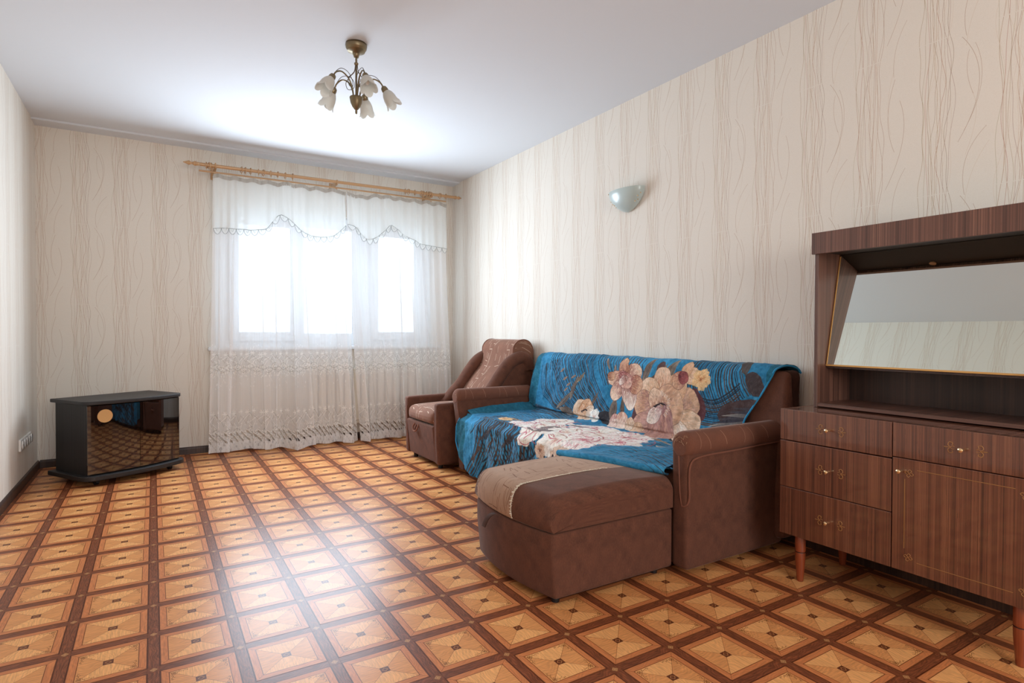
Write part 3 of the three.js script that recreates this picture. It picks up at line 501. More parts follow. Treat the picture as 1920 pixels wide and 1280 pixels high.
/* ---------------------------------------------------------------- hanging lamp on the ceiling */
{
  const cx = 0.969, cd = 3.232, t = thing('chandelier', 'bronze five-armed ceiling chandelier with frosted tulip shades', 'chandelier', [cx, 0, cd]);
  const place = (g) => g;
  obj('ceiling_plate', smooth(lathe([[0.0001, H], [0.058, H], [0.059, H - 0.012], [0.056, H - 0.018], [0.057, H - 0.022], [0.054, H - 0.028], [0.05, H - 0.032], [0.047, H - 0.041], [0.022, H - 0.047], [0.017, H - 0.06], [0.012, H - 0.075], [0.0001, H - 0.076]], 40)), M.bronze, t);
  obj('stem', [cyl(0.0055, 0.0055, V(0, 2.345, 0), V(0, H - 0.06, 0), 14), smooth(lathe([[0.0055, H - 0.118], [0.011, H - 0.113], [0.012, H - 0.105], [0.0055, H - 0.1]], 18))], M.bronze, t);
  const bowl = obj('bowl', smooth(lathe([[0.0001, 2.288], [0.006, 2.291], [0.007, 2.298], [0.0045, 2.302], [0.011, 2.307], [0.022, 2.322], [0.031, 2.342], [0.0355, 2.364], [0.0365, 2.372], [0.034, 2.375], [0.0001, 2.372]], 32)), M.bronze, t);
  obj('finial', smooth(new THREE.SphereGeometry(0.006, 14, 10).translate(0, 2.287, 0)), M.bronze, bowl);
  const yaw = 0.5525;
  for (let k = 0; k < 5; k++) {
    const a = (15 + 72 * k) * Math.PI / 180, lat = Math.cos(a), dep = Math.sin(a), ux = lat * Math.cos(yaw) + dep * Math.sin(yaw), ud = -lat * Math.sin(yaw) + dep * Math.cos(yaw);
    const P = (r, y, side = 0) => V(ux * r - ud * side, y, ud * r + ux * side);
    const arm = obj('arm', [tube([P(0.018, 2.36), P(0.024, 2.41), P(0.05, 2.462), P(0.095, 2.484), P(0.132, 2.468), P(0.148, 2.44)], 0.0042, 36)], M.bronze, t);
    obj('scroll_wire', tube([P(0.006, H - 0.115), P(0.012, H - 0.15), P(0.034, H - 0.178, 0.01), P(0.06, H - 0.21, 0.012), P(0.05, H - 0.245, 0.006), P(0.022, H - 0.24, -0.004), P(0.02, H - 0.205, -0.008), P(0.05, H - 0.17, -0.004), P(0.095, H - 0.165), P(0.128, H - 0.19), P(0.142, H - 0.215)], 0.0017, 70, false, 6), M.wire, arm);
    // shade: a tulip bell hanging out and down from its cap
    const tilt = 0.56, top = P(0.146, 2.447), ax = P(Math.sin(tilt), -Math.cos(tilt)).setLength(1), q = new THREE.Quaternion().setFromUnitVectors(new THREE.Vector3(0, -1, 0), ax);
    const cap = smooth(lathe([[0.0001, 0.004], [0.008, 0.003], [0.016, -0.004], [0.0185, -0.016], [0.019, -0.03], [0.0165, -0.031], [0.0001, -0.03]], 24)).applyQuaternion(q).translate(top.x, top.y, top.z);
    const socket = obj('shade_cap', cap, M.bronze, t);
    const ns = 60, nt = 16, pr = [[0, 0.0185], [0.12, 0.027], [0.3, 0.034], [0.5, 0.038], [0.7, 0.039], [0.86, 0.041], [1, 0.047]], prof = (v) => { let i = 0; while (i < pr.length - 2 && pr[i + 1][0] < v) i++; return lerp(pr[i][1], pr[i + 1][1], sst(0, 1, (v - pr[i][0]) / (pr[i + 1][0] - pr[i][0]))); };
    const layer = (off) => sheet(ns, nt, (s, v) => { const f = s * Math.PI * 2, petal = Math.abs(Math.cos(f * 2.5)), L = 0.074 + 0.024 * petal ** 0.7, r = (prof(v) * 0.93 + 0.004 * petal * v) - off; return { x: Math.cos(f) * r, y: -0.026 - L * v, d: Math.sin(f) * r, u: s, v }; });
    const sh = merge([layer(0), layer(0.0022)]).applyQuaternion(q).translate(top.x, top.y, top.z);
    obj('glass_shade', smooth(sh), M.frosted, t);
    obj('bulb', smooth(lathe([[0.0001, -0.08], [0.01, -0.074], [0.013, -0.066], [0.009, -0.045], [0.008, -0.03], [0.0001, -0.03]], 16)).applyQuaternion(q).translate(top.x, top.y, top.z), M.white, socket);
  }
}

/* ---------------------------------------------------------------- half-bowl wall lamp */
{
  const t = thing('wall_lamp', 'pale grey-green half-bowl glass wall lamp on the right wall', 'wall lamp', [X1, 0, 3.0]);
  const R = 0.16, y1 = 2.045, hgt = 0.15, dep = 0.095;
  const shell = (off) => sheet(40, 18, (s, v) => { const a = s * Math.PI, k = Math.cos(v * Math.PI / 2) ** 0.62, r = (R - off) * k; return { x: -0.012 - (dep - off) / R * r * Math.sin(a) ** 0.8, y: y1 - (hgt - off) * v + (v === 0 ? 0 : 0), d: -Math.cos(a) * r, u: s, v }; });
  obj('glass_shade', smooth(merge([shell(0), shell(0.004)])), M.sconce, t);
  obj('back_plate', board(-0.014, 0, 1.93, 2.02, -0.06, 0.06, 0.004), M.steel, t);
  const r = rng(4);
  for (const [a, v] of [[2.55, 0.06], [2.6, 0.55], [2.75, 0.4], [2.45, 0.62], [2.7, 0.7], [0.35, 0.42], [0.22, 0.56], [0.42, 0.62], [0.2, 0.3]]) { const k = Math.cos(v * Math.PI / 2) ** 0.62, rr = R * k; obj('gilt_stud', new THREE.SphereGeometry(0.0045, 8, 6).translate(-0.013 - dep / R * rr * Math.sin(a) ** 0.8, y1 - hgt * v, Math.cos(a) * rr), M.brass, t); }
}

/* ---------------------------------------------------------------- socket strip on the left wall */
{
  const t = thing('socket_strip', 'white row of wall sockets low on the left wall near the corner', 'wall sockets', [X0, 0, 5.22]);
  obj('cover_plate', board(0, 0.014, 0.258, 0.338, -0.2, 0.2, 0.005), M.white, t);
  for (let k = 0; k < 5; k++) { const d = -0.16 + k * 0.08; const s = obj('socket', smooth(lathe([[0.0001, 0.004], [0.027, 0.004], [0.029, 0.009], [0.03, 0], [0.0001, 0]].map(([r, y]) => [r, y]).reverse(), 24)).rotateZ(-Math.PI / 2).translate(0.014, 0.298, -d), M.white, t);
    obj('contact_hole', [-0.0095, 0.0095].map((o) => new THREE.CylinderGeometry(0.0028, 0.0028, 0.002, 10).rotateZ(Math.PI / 2).translate(0.0185, 0.298, -d + o)), M.hole, s); }
}

/* ---------------------------------------------------------------- television stand, turned towards the room */
{
  const t = thing('tv_stand', 'black bow-fronted television stand with dark glass doors in the corner', 'tv stand', [-0.203, 0, 5.22], 0.546);
  const plan = (w, back, side, mid, cham) => { const s = new THREE.Shape(); s.moveTo(-w, back); s.lineTo(-w, -side); s.quadraticCurveTo(-w, -side - cham * 0.75, -w + cham * 0.7, -side - cham); s.quadraticCurveTo(0, -mid * 2 + side + cham, w - cham * 0.7, -side - cham); s.quadraticCurveTo(w, -side - cham * 0.75, w, -side); s.lineTo(w, back); s.closePath(); return s; };
  const slab = (w, b, s, m, c, y0, y1, bev = 0.004) => { const g = new THREE.ExtrudeGeometry(plan(w, b, s, m, c), { depth: y1 - y0 - 2 * bev, bevelEnabled: true, bevelSize: bev, bevelThickness: bev, bevelSegments: 2, curveSegments: 20 }); g.rotateX(-Math.PI / 2).scale(1, 1, 1).translate(0, y0 + bev, 0); g.scale(1, 1, 1); return uvBox(g, 0, 0, true); };
  // shape is drawn in (x, -z): front edge towards +z
  obj('top', slab(0.345, 0.24, 0.135, 0.25, 0.075, 0.56, 0.585), M.black, t);
  obj('base_plate', slab(0.358, 0.25, 0.15, 0.268, 0.08, 0.042, 0.074), M.black, t);
  const B = (x0, x1, y0, y1, z0, z1) => board(x0, x1, y0, y1, -z0, -z1, 0.001);
  obj('side_panel', B(-0.325, -0.309, 0.074, 0.56, -0.225, 0.178), M.black, t); obj('side_panel', B(0.309, 0.325, 0.074, 0.56, -0.225, 0.178), M.black, t);
  obj('back_panel', B(-0.309, 0.309, 0.074, 0.56, -0.225, -0.219), M.black, t); obj('shelf', B(-0.309, 0.309, 0.31, 0.326, -0.219, 0.15), M.black, t);
  const front = (x) => 0.182 + 0.046 * (1 - (x / 0.325) ** 2);
  for (const [a, b] of [[-0.325, -0.0015], [0.0015, 0.325]]) {
    const n = 16, ring = []; const rings = [];
    for (let i = 0; i <= n; i++) { const x = lerp(a, b, i / n), z = front(x); rings.push([V(x, 0.082, -z), V(x, 0.552, -z), V(x, 0.552, -z + 0.005), V(x, 0.082, -z + 0.005)]); }
    const g = loft(rings).toNonIndexed(); g.computeVertexNormals();
    const door = obj('glass_door', g, M.smoked, t);
    if (a < -0.2) { const x = -0.225, z = front(x), s = obj('round_sticker', new THREE.CylinderGeometry(0.046, 0.046, 0.0016, 36).rotateX(Math.PI / 2).rotateY(-0.19).translate(x, 0.478, z + 0.0012), M.sticker, door); s.userData.label = 'round tan sticker'; }
  }
  for (const [x, z] of [[-0.26, 0.16], [0.26, 0.16], [-0.26, -0.19], [0.26, -0.19]]) obj('caster', [new THREE.CylinderGeometry(0.019, 0.019, 0.022, 18).rotateZ(Math.PI / 2).translate(x, 0.0185, z), B(x - 0.016, x + 0.016, 0.026, 0.044, z - 0.016, z + 0.016)], M.plastic, t);
}

/* ---------------------------------------------------------------- lacquered sideboard: five drawers, one door */
{
  const t = thing('sideboard', 'dark lacquered wooden sideboard with inlaid drawers on orange tapered legs', 'sideboard');
  const xf = 2.336, xi = 2.354, xb = 2.778, y0 = 0.2, y1 = 0.742, dL = 1.547, dR = 0.645, dm = 1.094;
  obj('side_panel', board(xi, xb, y0, y1, dL - 0.018, dL), M.lacquer, t); obj('side_panel', board(xi, xb, y0, y1, dR, dR + 0.018), M.lacquer, t);
  obj('top', board(xi, xb, y1 - 0.018, y1 - 0.0005, dR + 0.018, dL - 0.018, 0.001, true), M.lacquer, t);
  obj('bottom', board(xi, xb, y0, y0 + 0.016, dR + 0.018, dL - 0.018, 0.001, true), M.inner, t); obj('back_panel', board(xb - 0.006, xb, y0 + 0.016, y1 - 0.018, dR + 0.018, dL - 0.018, 0), M.inner, t);
  obj('divider', board(xi, xb - 0.006, y0 + 0.016, y1 - 0.018, dm - 0.008, dm + 0.008, 0), M.inner, t);
  // inlay: a sprig of scrolls, lying in the front
  const wave = (pts, r = 0.0011) => tube(pts.map(([d, y]) => V(xf - 0.0001, y, d)), r, 22, false, 5).scale(1, 1, 1);
  const sprig = (d, y, s, up) => { const g = []; for (const k of [-1, 1]) { g.push(wave([[d, y], [d + s * 0.008, y + k * 0.008], [d + s * 0.004, y + k * 0.018], [d - s * 0.006, y + k * 0.016], [d - s * 0.004, y + k * 0.009]], 0.0016)); g.push(wave([[d + s * 0.002, y], [d - s * 0.006, y + k * 0.006], [d - s * 0.012, y + k * 0.003]])); } g.push(wave([[d + s * 0.004, y], [d + s * 0.017, y], [d + s * 0.02, y + 0.001]], 0.0016)); return g; };
  const floret = (d, y) => { const g = []; for (let k = 0; k < 4; k++) { const a = k * Math.PI / 2 + 0.4, c = Math.cos(a), s = Math.sin(a); g.push(wave([[d, y], [d + 0.01 * c - 0.004 * s, y + 0.01 * s + 0.004 * c], [d + 0.014 * c + 0.003 * s, y + 0.014 * s - 0.003 * c], [d + 0.006 * c + 0.006 * s, y + 0.006 * s - 0.006 * c]], 0.0013)); } return g; };
  const knobGeo = () => smooth(lathe([[0.0001, 0.0], [0.0045, 0], [0.0042, 0.009], [0.0034, 0.015], [0.0055, 0.019], [0.0078, 0.023], [0.0075, 0.026], [0.0001, 0.0272]], 20)).rotateZ(Math.PI / 2);
  const front = (name, da, db, ya, yb, knobs, inlays) => { const f = obj(name, board(xf, xi - 0.001, ya, yb, db, da, 0.0025), M.lacquer, t); for (const [d, y] of knobs) obj('knob', knobGeo().translate(xf, y, -d), M.brass, f); if (inlays) obj('inlay', inlays, M.inlay, f); return f; };
  const g = 0.0016;
  for (const [ya, yb, ky] of [[0.609, y1, 0.676], [0.4065, 0.6055, 0.508], [y0, 0.4045, 0.3]]) front('drawer', dL, dm + g, ya, yb, [[1.331, ky]], [...sprig(1.366, ky, 1), ...sprig(1.283, ky, -1)]);
  front('drawer', dm - g, dR, 0.616, y1, [[0.871, 0.678]], [...sprig(0.908, 0.68, 1), ...sprig(0.823, 0.68, -1)]);
  const line = (a, b) => wave([a, [(a[0] + b[0]) / 2, (a[1] + b[1]) / 2], b], 0.0012);
  front('door', dm - g, dR, y0, 0.6135, [[1.062, 0.567]], [line([1.05, 0.54], [1.05, 0.285]), line([1.01, 0.578], [0.729, 0.578]), line([1.008, 0.244], [0.731, 0.244]), line([0.689, 0.54], [0.689, 0.285]), ...floret(1.036, 0.562), ...floret(1.036, 0.256), ...floret(0.703, 0.562), ...floret(0.703, 0.256)]);
  for (const [x, d] of [[2.378, 1.475], [2.378, 0.722], [2.71, 1.475], [2.71, 0.722]]) {
    const leg = obj('leg', smooth(lathe([[0.0001, 0.2], [0.0215, 0.2], [0.0215, 0.132], [0.0195, 0.13], [0.0195, 0.125], [0.0212, 0.123], [0.0205, 0.095], [0.0135, 0.004], [0.012, 0], [0.0001, 0]].reverse(), 24)).translate(x, 0, -d), M.legwood, t);
    obj('groove', new THREE.TorusGeometry(0.0198, 0.0016, 6, 24).rotateX(Math.PI / 2).translate(x, 0.1275, -d), M.groove, leg);
  }
}
/* ---------------------------------------------------------------- hutch with a leaning mirror, standing on the sideboard */
{
  const t = thing('mirror_hutch', 'dark wooden hutch with a tilted mirror, standing on the sideboard', 'mirror hutch');
  const xf = 2.512, xb = 2.785, y0 = 0.7425, y1 = 1.512, dL = 1.504, dR = 0.688;
  obj('side_panel', board(xf, xb, y0, y1 - 0.002, dL - 0.017, dL), M.hutch, t); obj('side_panel', board(xf, xb, y0, y1 - 0.002, dR, dR + 0.017), M.hutch, t);
  obj('shelf', board(xf + 0.002, xb, y0 + 0.004, y0 + 0.019, dR + 0.017, dL - 0.017, 0.001, true), M.hutch, t);
  obj('crown_board', board(xf - 0.018, xf - 0.001, 1.42, 1.514, dR - 0.006, dL + 0.006), M.hutch, t);
  obj('top', board(xf - 0.001, xb, 1.43, 1.446, dR + 0.017, dL - 0.017, 0.001, true), M.shadedTop, t);
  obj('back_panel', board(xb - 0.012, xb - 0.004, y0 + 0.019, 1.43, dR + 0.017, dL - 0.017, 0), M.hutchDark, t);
  obj('cap', new THREE.CylinderGeometry(0.012, 0.013, 0.005, 24).translate(2.533, 1.4275, -1.168), std({ color: '#b98a62', roughness: 0.5 }), t).userData.label = 'small round tan cap';
  // mirror board: foot forward, head back
  const a = [2.575, 0.928], b = [2.68, 1.43], dx = b[0] - a[0], dy = b[1] - a[1], L = Math.hypot(dx, dy), ang = Math.atan2(dx, dy), da = dL - 0.0185, db = dR + 0.0185;
  const slab = (x0, x1, s0, s1, d0, d1, r) => { const g = board(x0, x1, s0, s1, d0, d1, r); g.rotateZ(-ang); return g.translate(a[0], a[1], 0); };
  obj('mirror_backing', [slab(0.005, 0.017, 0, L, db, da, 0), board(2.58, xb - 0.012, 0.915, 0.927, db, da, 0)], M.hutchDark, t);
  const mir = obj('mirror', slab(0, 0.005, 0.003, L - 0.002, db + 0.003, da - 0.004, 0), M.mirror, t);
  obj('gilt_trim', [slab(-0.003, 0.005, -0.004, 0.0035, db, da, 0.001), slab(-0.001, 0.005, 0.003, L - 0.01, da - 0.006, da - 0.0005, 0.0008)], M.gold, t);
}

/* ---------------------------------------------------------------- sofa along the right wall */
const ring2 = (f, n) => Array.from({ length: n }, (_, i) => f(i / n * Math.PI * 2));
// a padded roll running along x: oval section, its front end rounded
function armRoll(x0, x1, dc, yc, rd, ry, flare = 0, lean = 0) {
  const st = []; for (let i = 0; i <= 7; i++) { const a = i / 7 * Math.PI / 2; st.push([x0 + 0.035 * (1 - Math.sin(a)), 1]); }
  const xs = []; for (let i = 0; i <= 7; i++) { const a = i / 7 * Math.PI / 2; xs.push([x0 + 0.035 * (1 - Math.cos(a)), Math.max(0.12, Math.sin(a))]); }
  for (let i = 1; i <= 8; i++) xs.push([lerp(x0 + 0.035, x1, i / 8), 1]);
  return loft(xs.map(([x, k]) => ring2((a) => V(x - lean * Math.cos(a) * 0, yc + Math.sin(a) * ry * lerp(0.55, 1, k) - (1 - k) * ry * 0.25, dc + Math.cos(a) * rd * lerp(0.5, 1, k) + flare * (x - x0)), 28)));
}
const SOFA = { d0: 1.745, d1: 4.03 };
{
  const t = thing('sofa', 'brown upholstered sofa under the blue blanket along the right wall', 'sofa');
  const backX = (y) => 2.6 + 0.055 * (y - 0.44) / 0.44;
  obj('backrest', softBox(2.6, 2.775, 0.06, 0.885, 1.70, 3.99, 0.035, [0, 0, 0], (v) => { const k = clamp((v.y - 0.3) / 0.585, 0, 1); if (v.x < 2.69) v.x += 0.055 * k - 0.005; else v.x -= 0.03 * k; const d = -v.z; if (d > 3.5) v.z += 0.085 * k - 0.03 * (1 - k); else if (d < 2.2) v.z -= 0.008 * k; }, 18), M.brown, t);
  obj('seat', softBox(1.99, 2.6, 0.28, 0.437, 1.838, 3.882, 0.045, [0, 0.004, 0]), M.brown, t);
  obj('base', softBox(1.985, 2.6, 0.035, 0.29, 1.838, 3.882, 0.012), M.brown, t);
  for (const near of [true, false]) {
    const da = near ? 1.745 : 3.884, db = near ? 1.836 : 3.975, fl = near ? 0 : 1;
    const arm = obj('armrest', softBox(1.975, 2.66, 0.03, 0.565, da, db, 0.016, [0.004, 0, 0.003], (v) => { if (fl) { const k = clamp((v.y - 0.05) / 0.5, 0, 1); v.z -= 0.055 * k * k + 0.01 * k; v.x -= 0.02 * k * clamp((2.1 - v.x) / 0.12, 0, 1); } else { const k = clamp((v.y - 0.3) / 0.25, 0, 1); v.z -= 0.002 * k; } }), M.brown, t);
    const dc = near ? 1.787 : 4.0;
    obj('arm_pad', armRoll(near ? 1.972 : 1.953, near ? 2.645 : 2.62, dc, 0.578, 0.062, 0.058), near ? M.armDash : M.armDash, arm);
    const face = near ? 1.972 : 1.958;
    if (near) obj('piping', [tube([V(2.64, 0.54, 1.7385), V(2.3, 0.531, 1.7385), V(2.05, 0.524, 1.739), V(2.0, 0.512, 1.739), V(1.985, 0.485, 1.741), V(1.982, 0.42, 1.742), V(1.981, 0.34, 1.742), V(1.976, 0.312, 1.757), V(1.973, 0.31, 1.775)], 0.0042, 60, false, 8), tube([V(1.973, 0.31, 1.775), V(1.97, 0.36, 1.782), V(1.968, 0.45, 1.785), V(1.966, 0.53, 1.787)], 0.003, 24, false, 6)], M.piping, arm);
    else obj('piping', tube([V(1.978, 0.06, 3.9), V(1.967, 0.3, 3.915), V(1.951, 0.53, 3.95)], 0.0035, 30, false, 6), M.piping, arm);
    // worn-out corner, stuffing threads
    const r = rng(near ? 60 : 61), th = [];
    for (let i = 0; i < 46; i++) { const p = V(face - 0.004 + 0.03 * r(), (near ? 0.60 : 0.585) + 0.03 * (r() - 0.4), dc + (r() - 0.5) * 0.085); th.push(tube([p, p.clone().add(new THREE.Vector3((r() - 0.6) * 0.014, (r() - 0.3) * 0.014, (r() - 0.5) * 0.02)), p.clone().add(new THREE.Vector3((r() - 0.6) * 0.022, (r() - 0.7) * 0.022, (r() - 0.5) * 0.03))], 0.0007, 5, false, 4)); }
    obj('frayed_threads', th, std({ color: '#b48f70', roughness: 1 }), arm).userData.kind = 'stuff';
  }
  for (const [x, d] of [[2.06, 1.87], [2.06, 3.85], [2.6, 1.87], [2.6, 3.85]]) obj('foot', new THREE.CylinderGeometry(0.02, 0.018, 0.036, 16).translate(x, 0.018, -d), M.plastic, t);
}

/* ---------------------------------------------------------------- the pulled-out ottoman in front of the sofa */
{
  const t = thing('ottoman', 'brown upholstered ottoman with a torn seam in front of the sofa', 'ottoman');
  const bow = (d) => 0.045 * (1 - ((d - 2.13) / 0.31) ** 2);
  obj('base', softBox(1.308, 1.966, 0.03, 0.288, 1.82, 2.432, 0.012, [0, 0, 0], (v) => { const w = clamp((1.55 - v.x) / 0.24, 0, 1), d = -v.z; v.x -= w * (bow(d) - 0.02 * (1 - clamp(v.y / 0.2, 0, 1))); }, 16), M.brown, t);
  // lid: sections along d; the middle strip wears the patterned cloth
  const profile = (d) => { const e = Math.min(d - 1.816, 2.438 - d), r = 0.05, k = e >= r ? 1 : Math.sqrt(Math.max(0, 1 - ((r - Math.max(e, 0)) / r) ** 2)), c = 0.012 * Math.sin(clamp((d - 1.82) / 0.62, 0, 1) * Math.PI), b = bow(d), s = (1 - k);
    const top = 0.426 + c - 0.05 * s, xf = 1.298 - b, P = [];
    const add = (x, y) => P.push([x, y]);
    for (let i = 0; i <= 5; i++) add(lerp(1.964, xf + 0.02, i / 5), 0.291 + 0.004 * s);
    for (let i = 1; i <= 4; i++) { const a = i / 4; add(xf + 0.02 - 0.016 * a, 0.291 + 0.014 * a * a); }
    for (let i = 1; i <= 4; i++) add(xf + 0.004 - 0.006 * Math.sin(i / 5 * Math.PI) + 0.004 * i / 4, lerp(0.305, top - 0.06, i / 4));
    for (let i = 1; i <= 8; i++) { const a = i / 8 * Math.PI / 2; add(xf + 0.008 + 0.062 * (1 - Math.cos(a)), top - 0.06 + 0.06 * Math.sin(a)); }
    for (let i = 1; i <= 10; i++) { const q = i / 10; add(lerp(xf + 0.07, 1.955, q), top + 0.012 * Math.sin(q * Math.PI)); }
    add(1.964, top - 0.012); add(1.964, 0.36);
    return P.map(([x, y]) => V(x, y, d)); };
  const ds = (a, b, n) => Array.from({ length: n + 1 }, (_, i) => lerp(a, b, i / n));
  const ends = Array.from({ length: 9 }, (_, i) => 0.05 * (1 - Math.cos(i / 8 * Math.PI / 2)));
  const lid = obj('lid', merge([loft([...ends.map((e) => 1.8165 + e), ...ds(1.8665, 2.043, 5).slice(1)].map(profile)), loft([...ds(2.385, 2.388, 1).slice(0, 1), ...ends.slice().reverse().map((e) => 2.4375 - e)].map(profile))]), M.brown, t);
  obj('patterned_strip', loft(ds(2.042, 2.386, 12).map(profile)), M.seatDash, lid);
  const seam = (d, jit) => { const p = profile(d).slice(10, 32), r = rng(jit); return p; };
  const r = rng(15), th = [], edgePts = profile(2.043).slice(8, 30);
  th.push(tube(edgePts.slice(0, 20).map((p) => p.clone().add(new THREE.Vector3(-0.0005, 0.001, 0))), 0.0016, 60, false, 5));
  for (let i = 0; i < 190; i++) { const f = r(), k = f * (edgePts.length - 2), j = Math.floor(k), p = edgePts[j].clone().lerp(edgePts[j + 1], k - j); if (p.x > 1.9) continue; p.z += (r() - 0.5) * 0.004; p.x -= 0.0006; p.y += 0.0012; const q = () => new THREE.Vector3((r() - 0.5) * 0.012 - 0.001, (r() - 0.2) * 0.003, (r() - 0.5) * 0.009); const a = p.clone().add(q()), b = a.clone().add(q()); th.push(tube([p, a, b], 0.0007 + 0.0006 * r(), 5, false, 4)); }
  const e2 = profile(2.386).slice(8, 18); for (let i = 0; i < 26; i++) { const k = r() * (e2.length - 2), j = Math.floor(k), p = e2[j].clone().lerp(e2[j + 1], k - j); const a = p.clone().add(new THREE.Vector3(-0.003 * r(), 0.003 * r(), 0.006 * (r() - 0.5))); th.push(tube([p, a, a.clone().add(new THREE.Vector3((r() - 0.5) * 0.006, (r() - 0.7) * 0.008, (r() - 0.5) * 0.006))], 0.0009, 5, false, 4)); }
  const fr = obj('frayed_threads', th, M.thread, lid); fr.userData.kind = 'stuff'; fr.userData.label = 'pale frayed threads along the torn seam';
  // pull tab of folded webbing hanging out of the joint
  const tab = []; for (let i = 0; i <= 6; i++) { const k = i / 6; tab.push([1.252 - 0.030 * Math.sin(k * 1.3), 0.29 - 0.062 * k * k - 0.005 * k]); }
  obj('pull_tab', loft(tab.map(([x, y], i) => [[-0.002, 0.014], [0.002, 0.014], [0.002, -0.014], [-0.002, -0.014]].map(([o, w]) => V(x + o, y, 2.165 + w + 0.05 * i / 6)))), M.strap, t);
  for (const [x, d] of [[1.36, 1.87], [1.36, 2.38], [1.9, 1.87], [1.9, 2.38]]) obj('foot', new THREE.CylinderGeometry(0.018, 0.016, 0.032, 16).translate(x, 0.016, -d), M.plastic, t);
}

/* ---------------------------------------------------------------- armchair in the window corner */
{
  const t = thing('armchair', 'brown armchair with streak-patterned cushions in the corner by the window', 'armchair');
  const dn = 4.09, df = 4.77;
  obj('base', softBox(1.872, 2.55, 0.045, 0.335, dn + 0.066, df - 0.07, 0.014, [0.004, 0, 0], (v) => { v.x -= 0.03 * clamp((v.y - 0.05) / 0.28, 0, 1) * clamp((2.0 - v.x) / 0.12, 0, 1); }), M.brown, t);
  for (const near of [true, false]) {
    const a = near ? dn : df - 0.074, b = near ? dn + 0.07 : df;
    const arm = obj('armrest', softBox(1.862, 2.5, 0.04, 0.515, a, b, 0.02, [0.006, 0.006, 0.004], (v) => { const k = clamp((v.y - 0.1) / 0.4, 0, 1); v.x -= 0.012 * k * clamp((2.0 - v.x) / 0.12, 0, 1); v.y += 0.012 * sst(2.1, 2.45, v.x) * k; if (near && v.y > 0.3) v.z += 0 ; }), M.brown, t);
    obj('piping', tube([[1.862, 0.07], [1.852, 0.3], [1.848, 0.44]].map(([x, y]) => V(x, y, near ? b - 0.012 : a + 0.012)), 0.0032, 20, false, 6), M.piping, arm);
    // wing: thick roll climbing from the arm to the top of the back
    const c = near ? dn + 0.055 : df - 0.06, path = [[2.16, 0.45], [2.27, 0.53], [2.37, 0.62], [2.46, 0.74], [2.54, 0.83], [2.61, 0.87], [2.67, 0.878], [2.712, 0.845], [2.727, 0.78]];
    const cv = new THREE.CatmullRomCurve3(path.map(([x, y]) => V(x - 0.012, y - 0.055 + 0.03, c))), rings = [];
    for (let i = 0; i <= 26; i++) { const p = cv.getPoint(i / 26), tg = cv.getTangent(i / 26), n = new THREE.Vector3(-tg.y, tg.x, 0), k = Math.min(1, 0.45 + i / 8); rings.push(ring2((q) => p.clone().addScaledVector(n, Math.sin(q) * 0.055 * k).add(new THREE.Vector3(0, 0, -Math.cos(q) * 0.058 * lerp(0.8, 1, k))), 24)); }
    obj('wing', loft(rings), M.brown, t);
    obj('side_panel', (() => { const s = new THREE.Shape(); s.moveTo(2.2, 0.06); s.lineTo(2.2, 0.46); s.lineTo(2.37, 0.59); s.lineTo(2.47, 0.72); s.lineTo(2.56, 0.81); s.lineTo(2.70, 0.83); s.lineTo(2.745, 0.7); s.lineTo(2.7, 0.06); s.closePath(); const g = new THREE.ExtrudeGeometry(s, { depth: 0.05, bevelEnabled: true, bevelSize: 0.006, bevelThickness: 0.006, bevelSegments: 2 }); g.translate(0, 0, -(c + 0.025)); return uvBox(g); })(), M.brown, t);
  }
  // seat cushion, domed and rolling over the front
  obj('seat_cushion', softBox(1.845, 2.42, 0.325, 0.452, dn + 0.075, df - 0.08, 0.05, [0.012, 0.03, 0], (v) => { if (v.y < 0.35) v.x += 0.02 * clamp((2.0 - v.x) / 0.12, 0, 1); }, 16), M.brownDash, t);
  // back cushion: slope, then a thick roll on top
  const prof = spline2([[2.3, 0.42], [2.36, 0.56], [2.45, 0.68], [2.535, 0.78], [2.572, 0.88], [2.582, 0.945], [2.622, 0.992], [2.69, 1.006], [2.745, 0.982], [2.776, 0.92], [2.772, 0.82], [2.72, 0.6], [2.62, 0.42]], 64);
  const body = runAlongD(prof, dn + 0.062, df - 0.066, 0.018, 0, 5, 6);
  obj('back_cushion', body, M.brownDash, t);
  obj('piping', [dn + 0.07, df - 0.074].map((d) => tube(prof.slice(14, 48).map(([x, y]) => V(x, y, d)), 0.004, 60, false, 6)), M.piping, t);
  // webbing loop for pulling the seat out
  obj('pull_loop', [tube([V(1.846, 0.318, 4.52), V(1.828, 0.285, 4.525), V(1.826, 0.255, 4.5), V(1.828, 0.262, 4.46), V(1.832, 0.285, 4.44), V(1.848, 0.32, 4.445)], 0.007, 40, false, 8), tube([V(1.846, 0.31, 4.49), V(1.83, 0.28, 4.485), V(1.834, 0.25, 4.49)], 0.006, 20, false, 8)], M.piping, t);
  for (const [x, d] of [[1.92, dn + 0.09], [1.92, df - 0.09], [2.6, dn + 0.06], [2.6, df - 0.06]]) obj('foot', new THREE.CylinderGeometry(0.02, 0.018, 0.046, 16).translate(x, 0.023, -d), M.plastic, t);
}

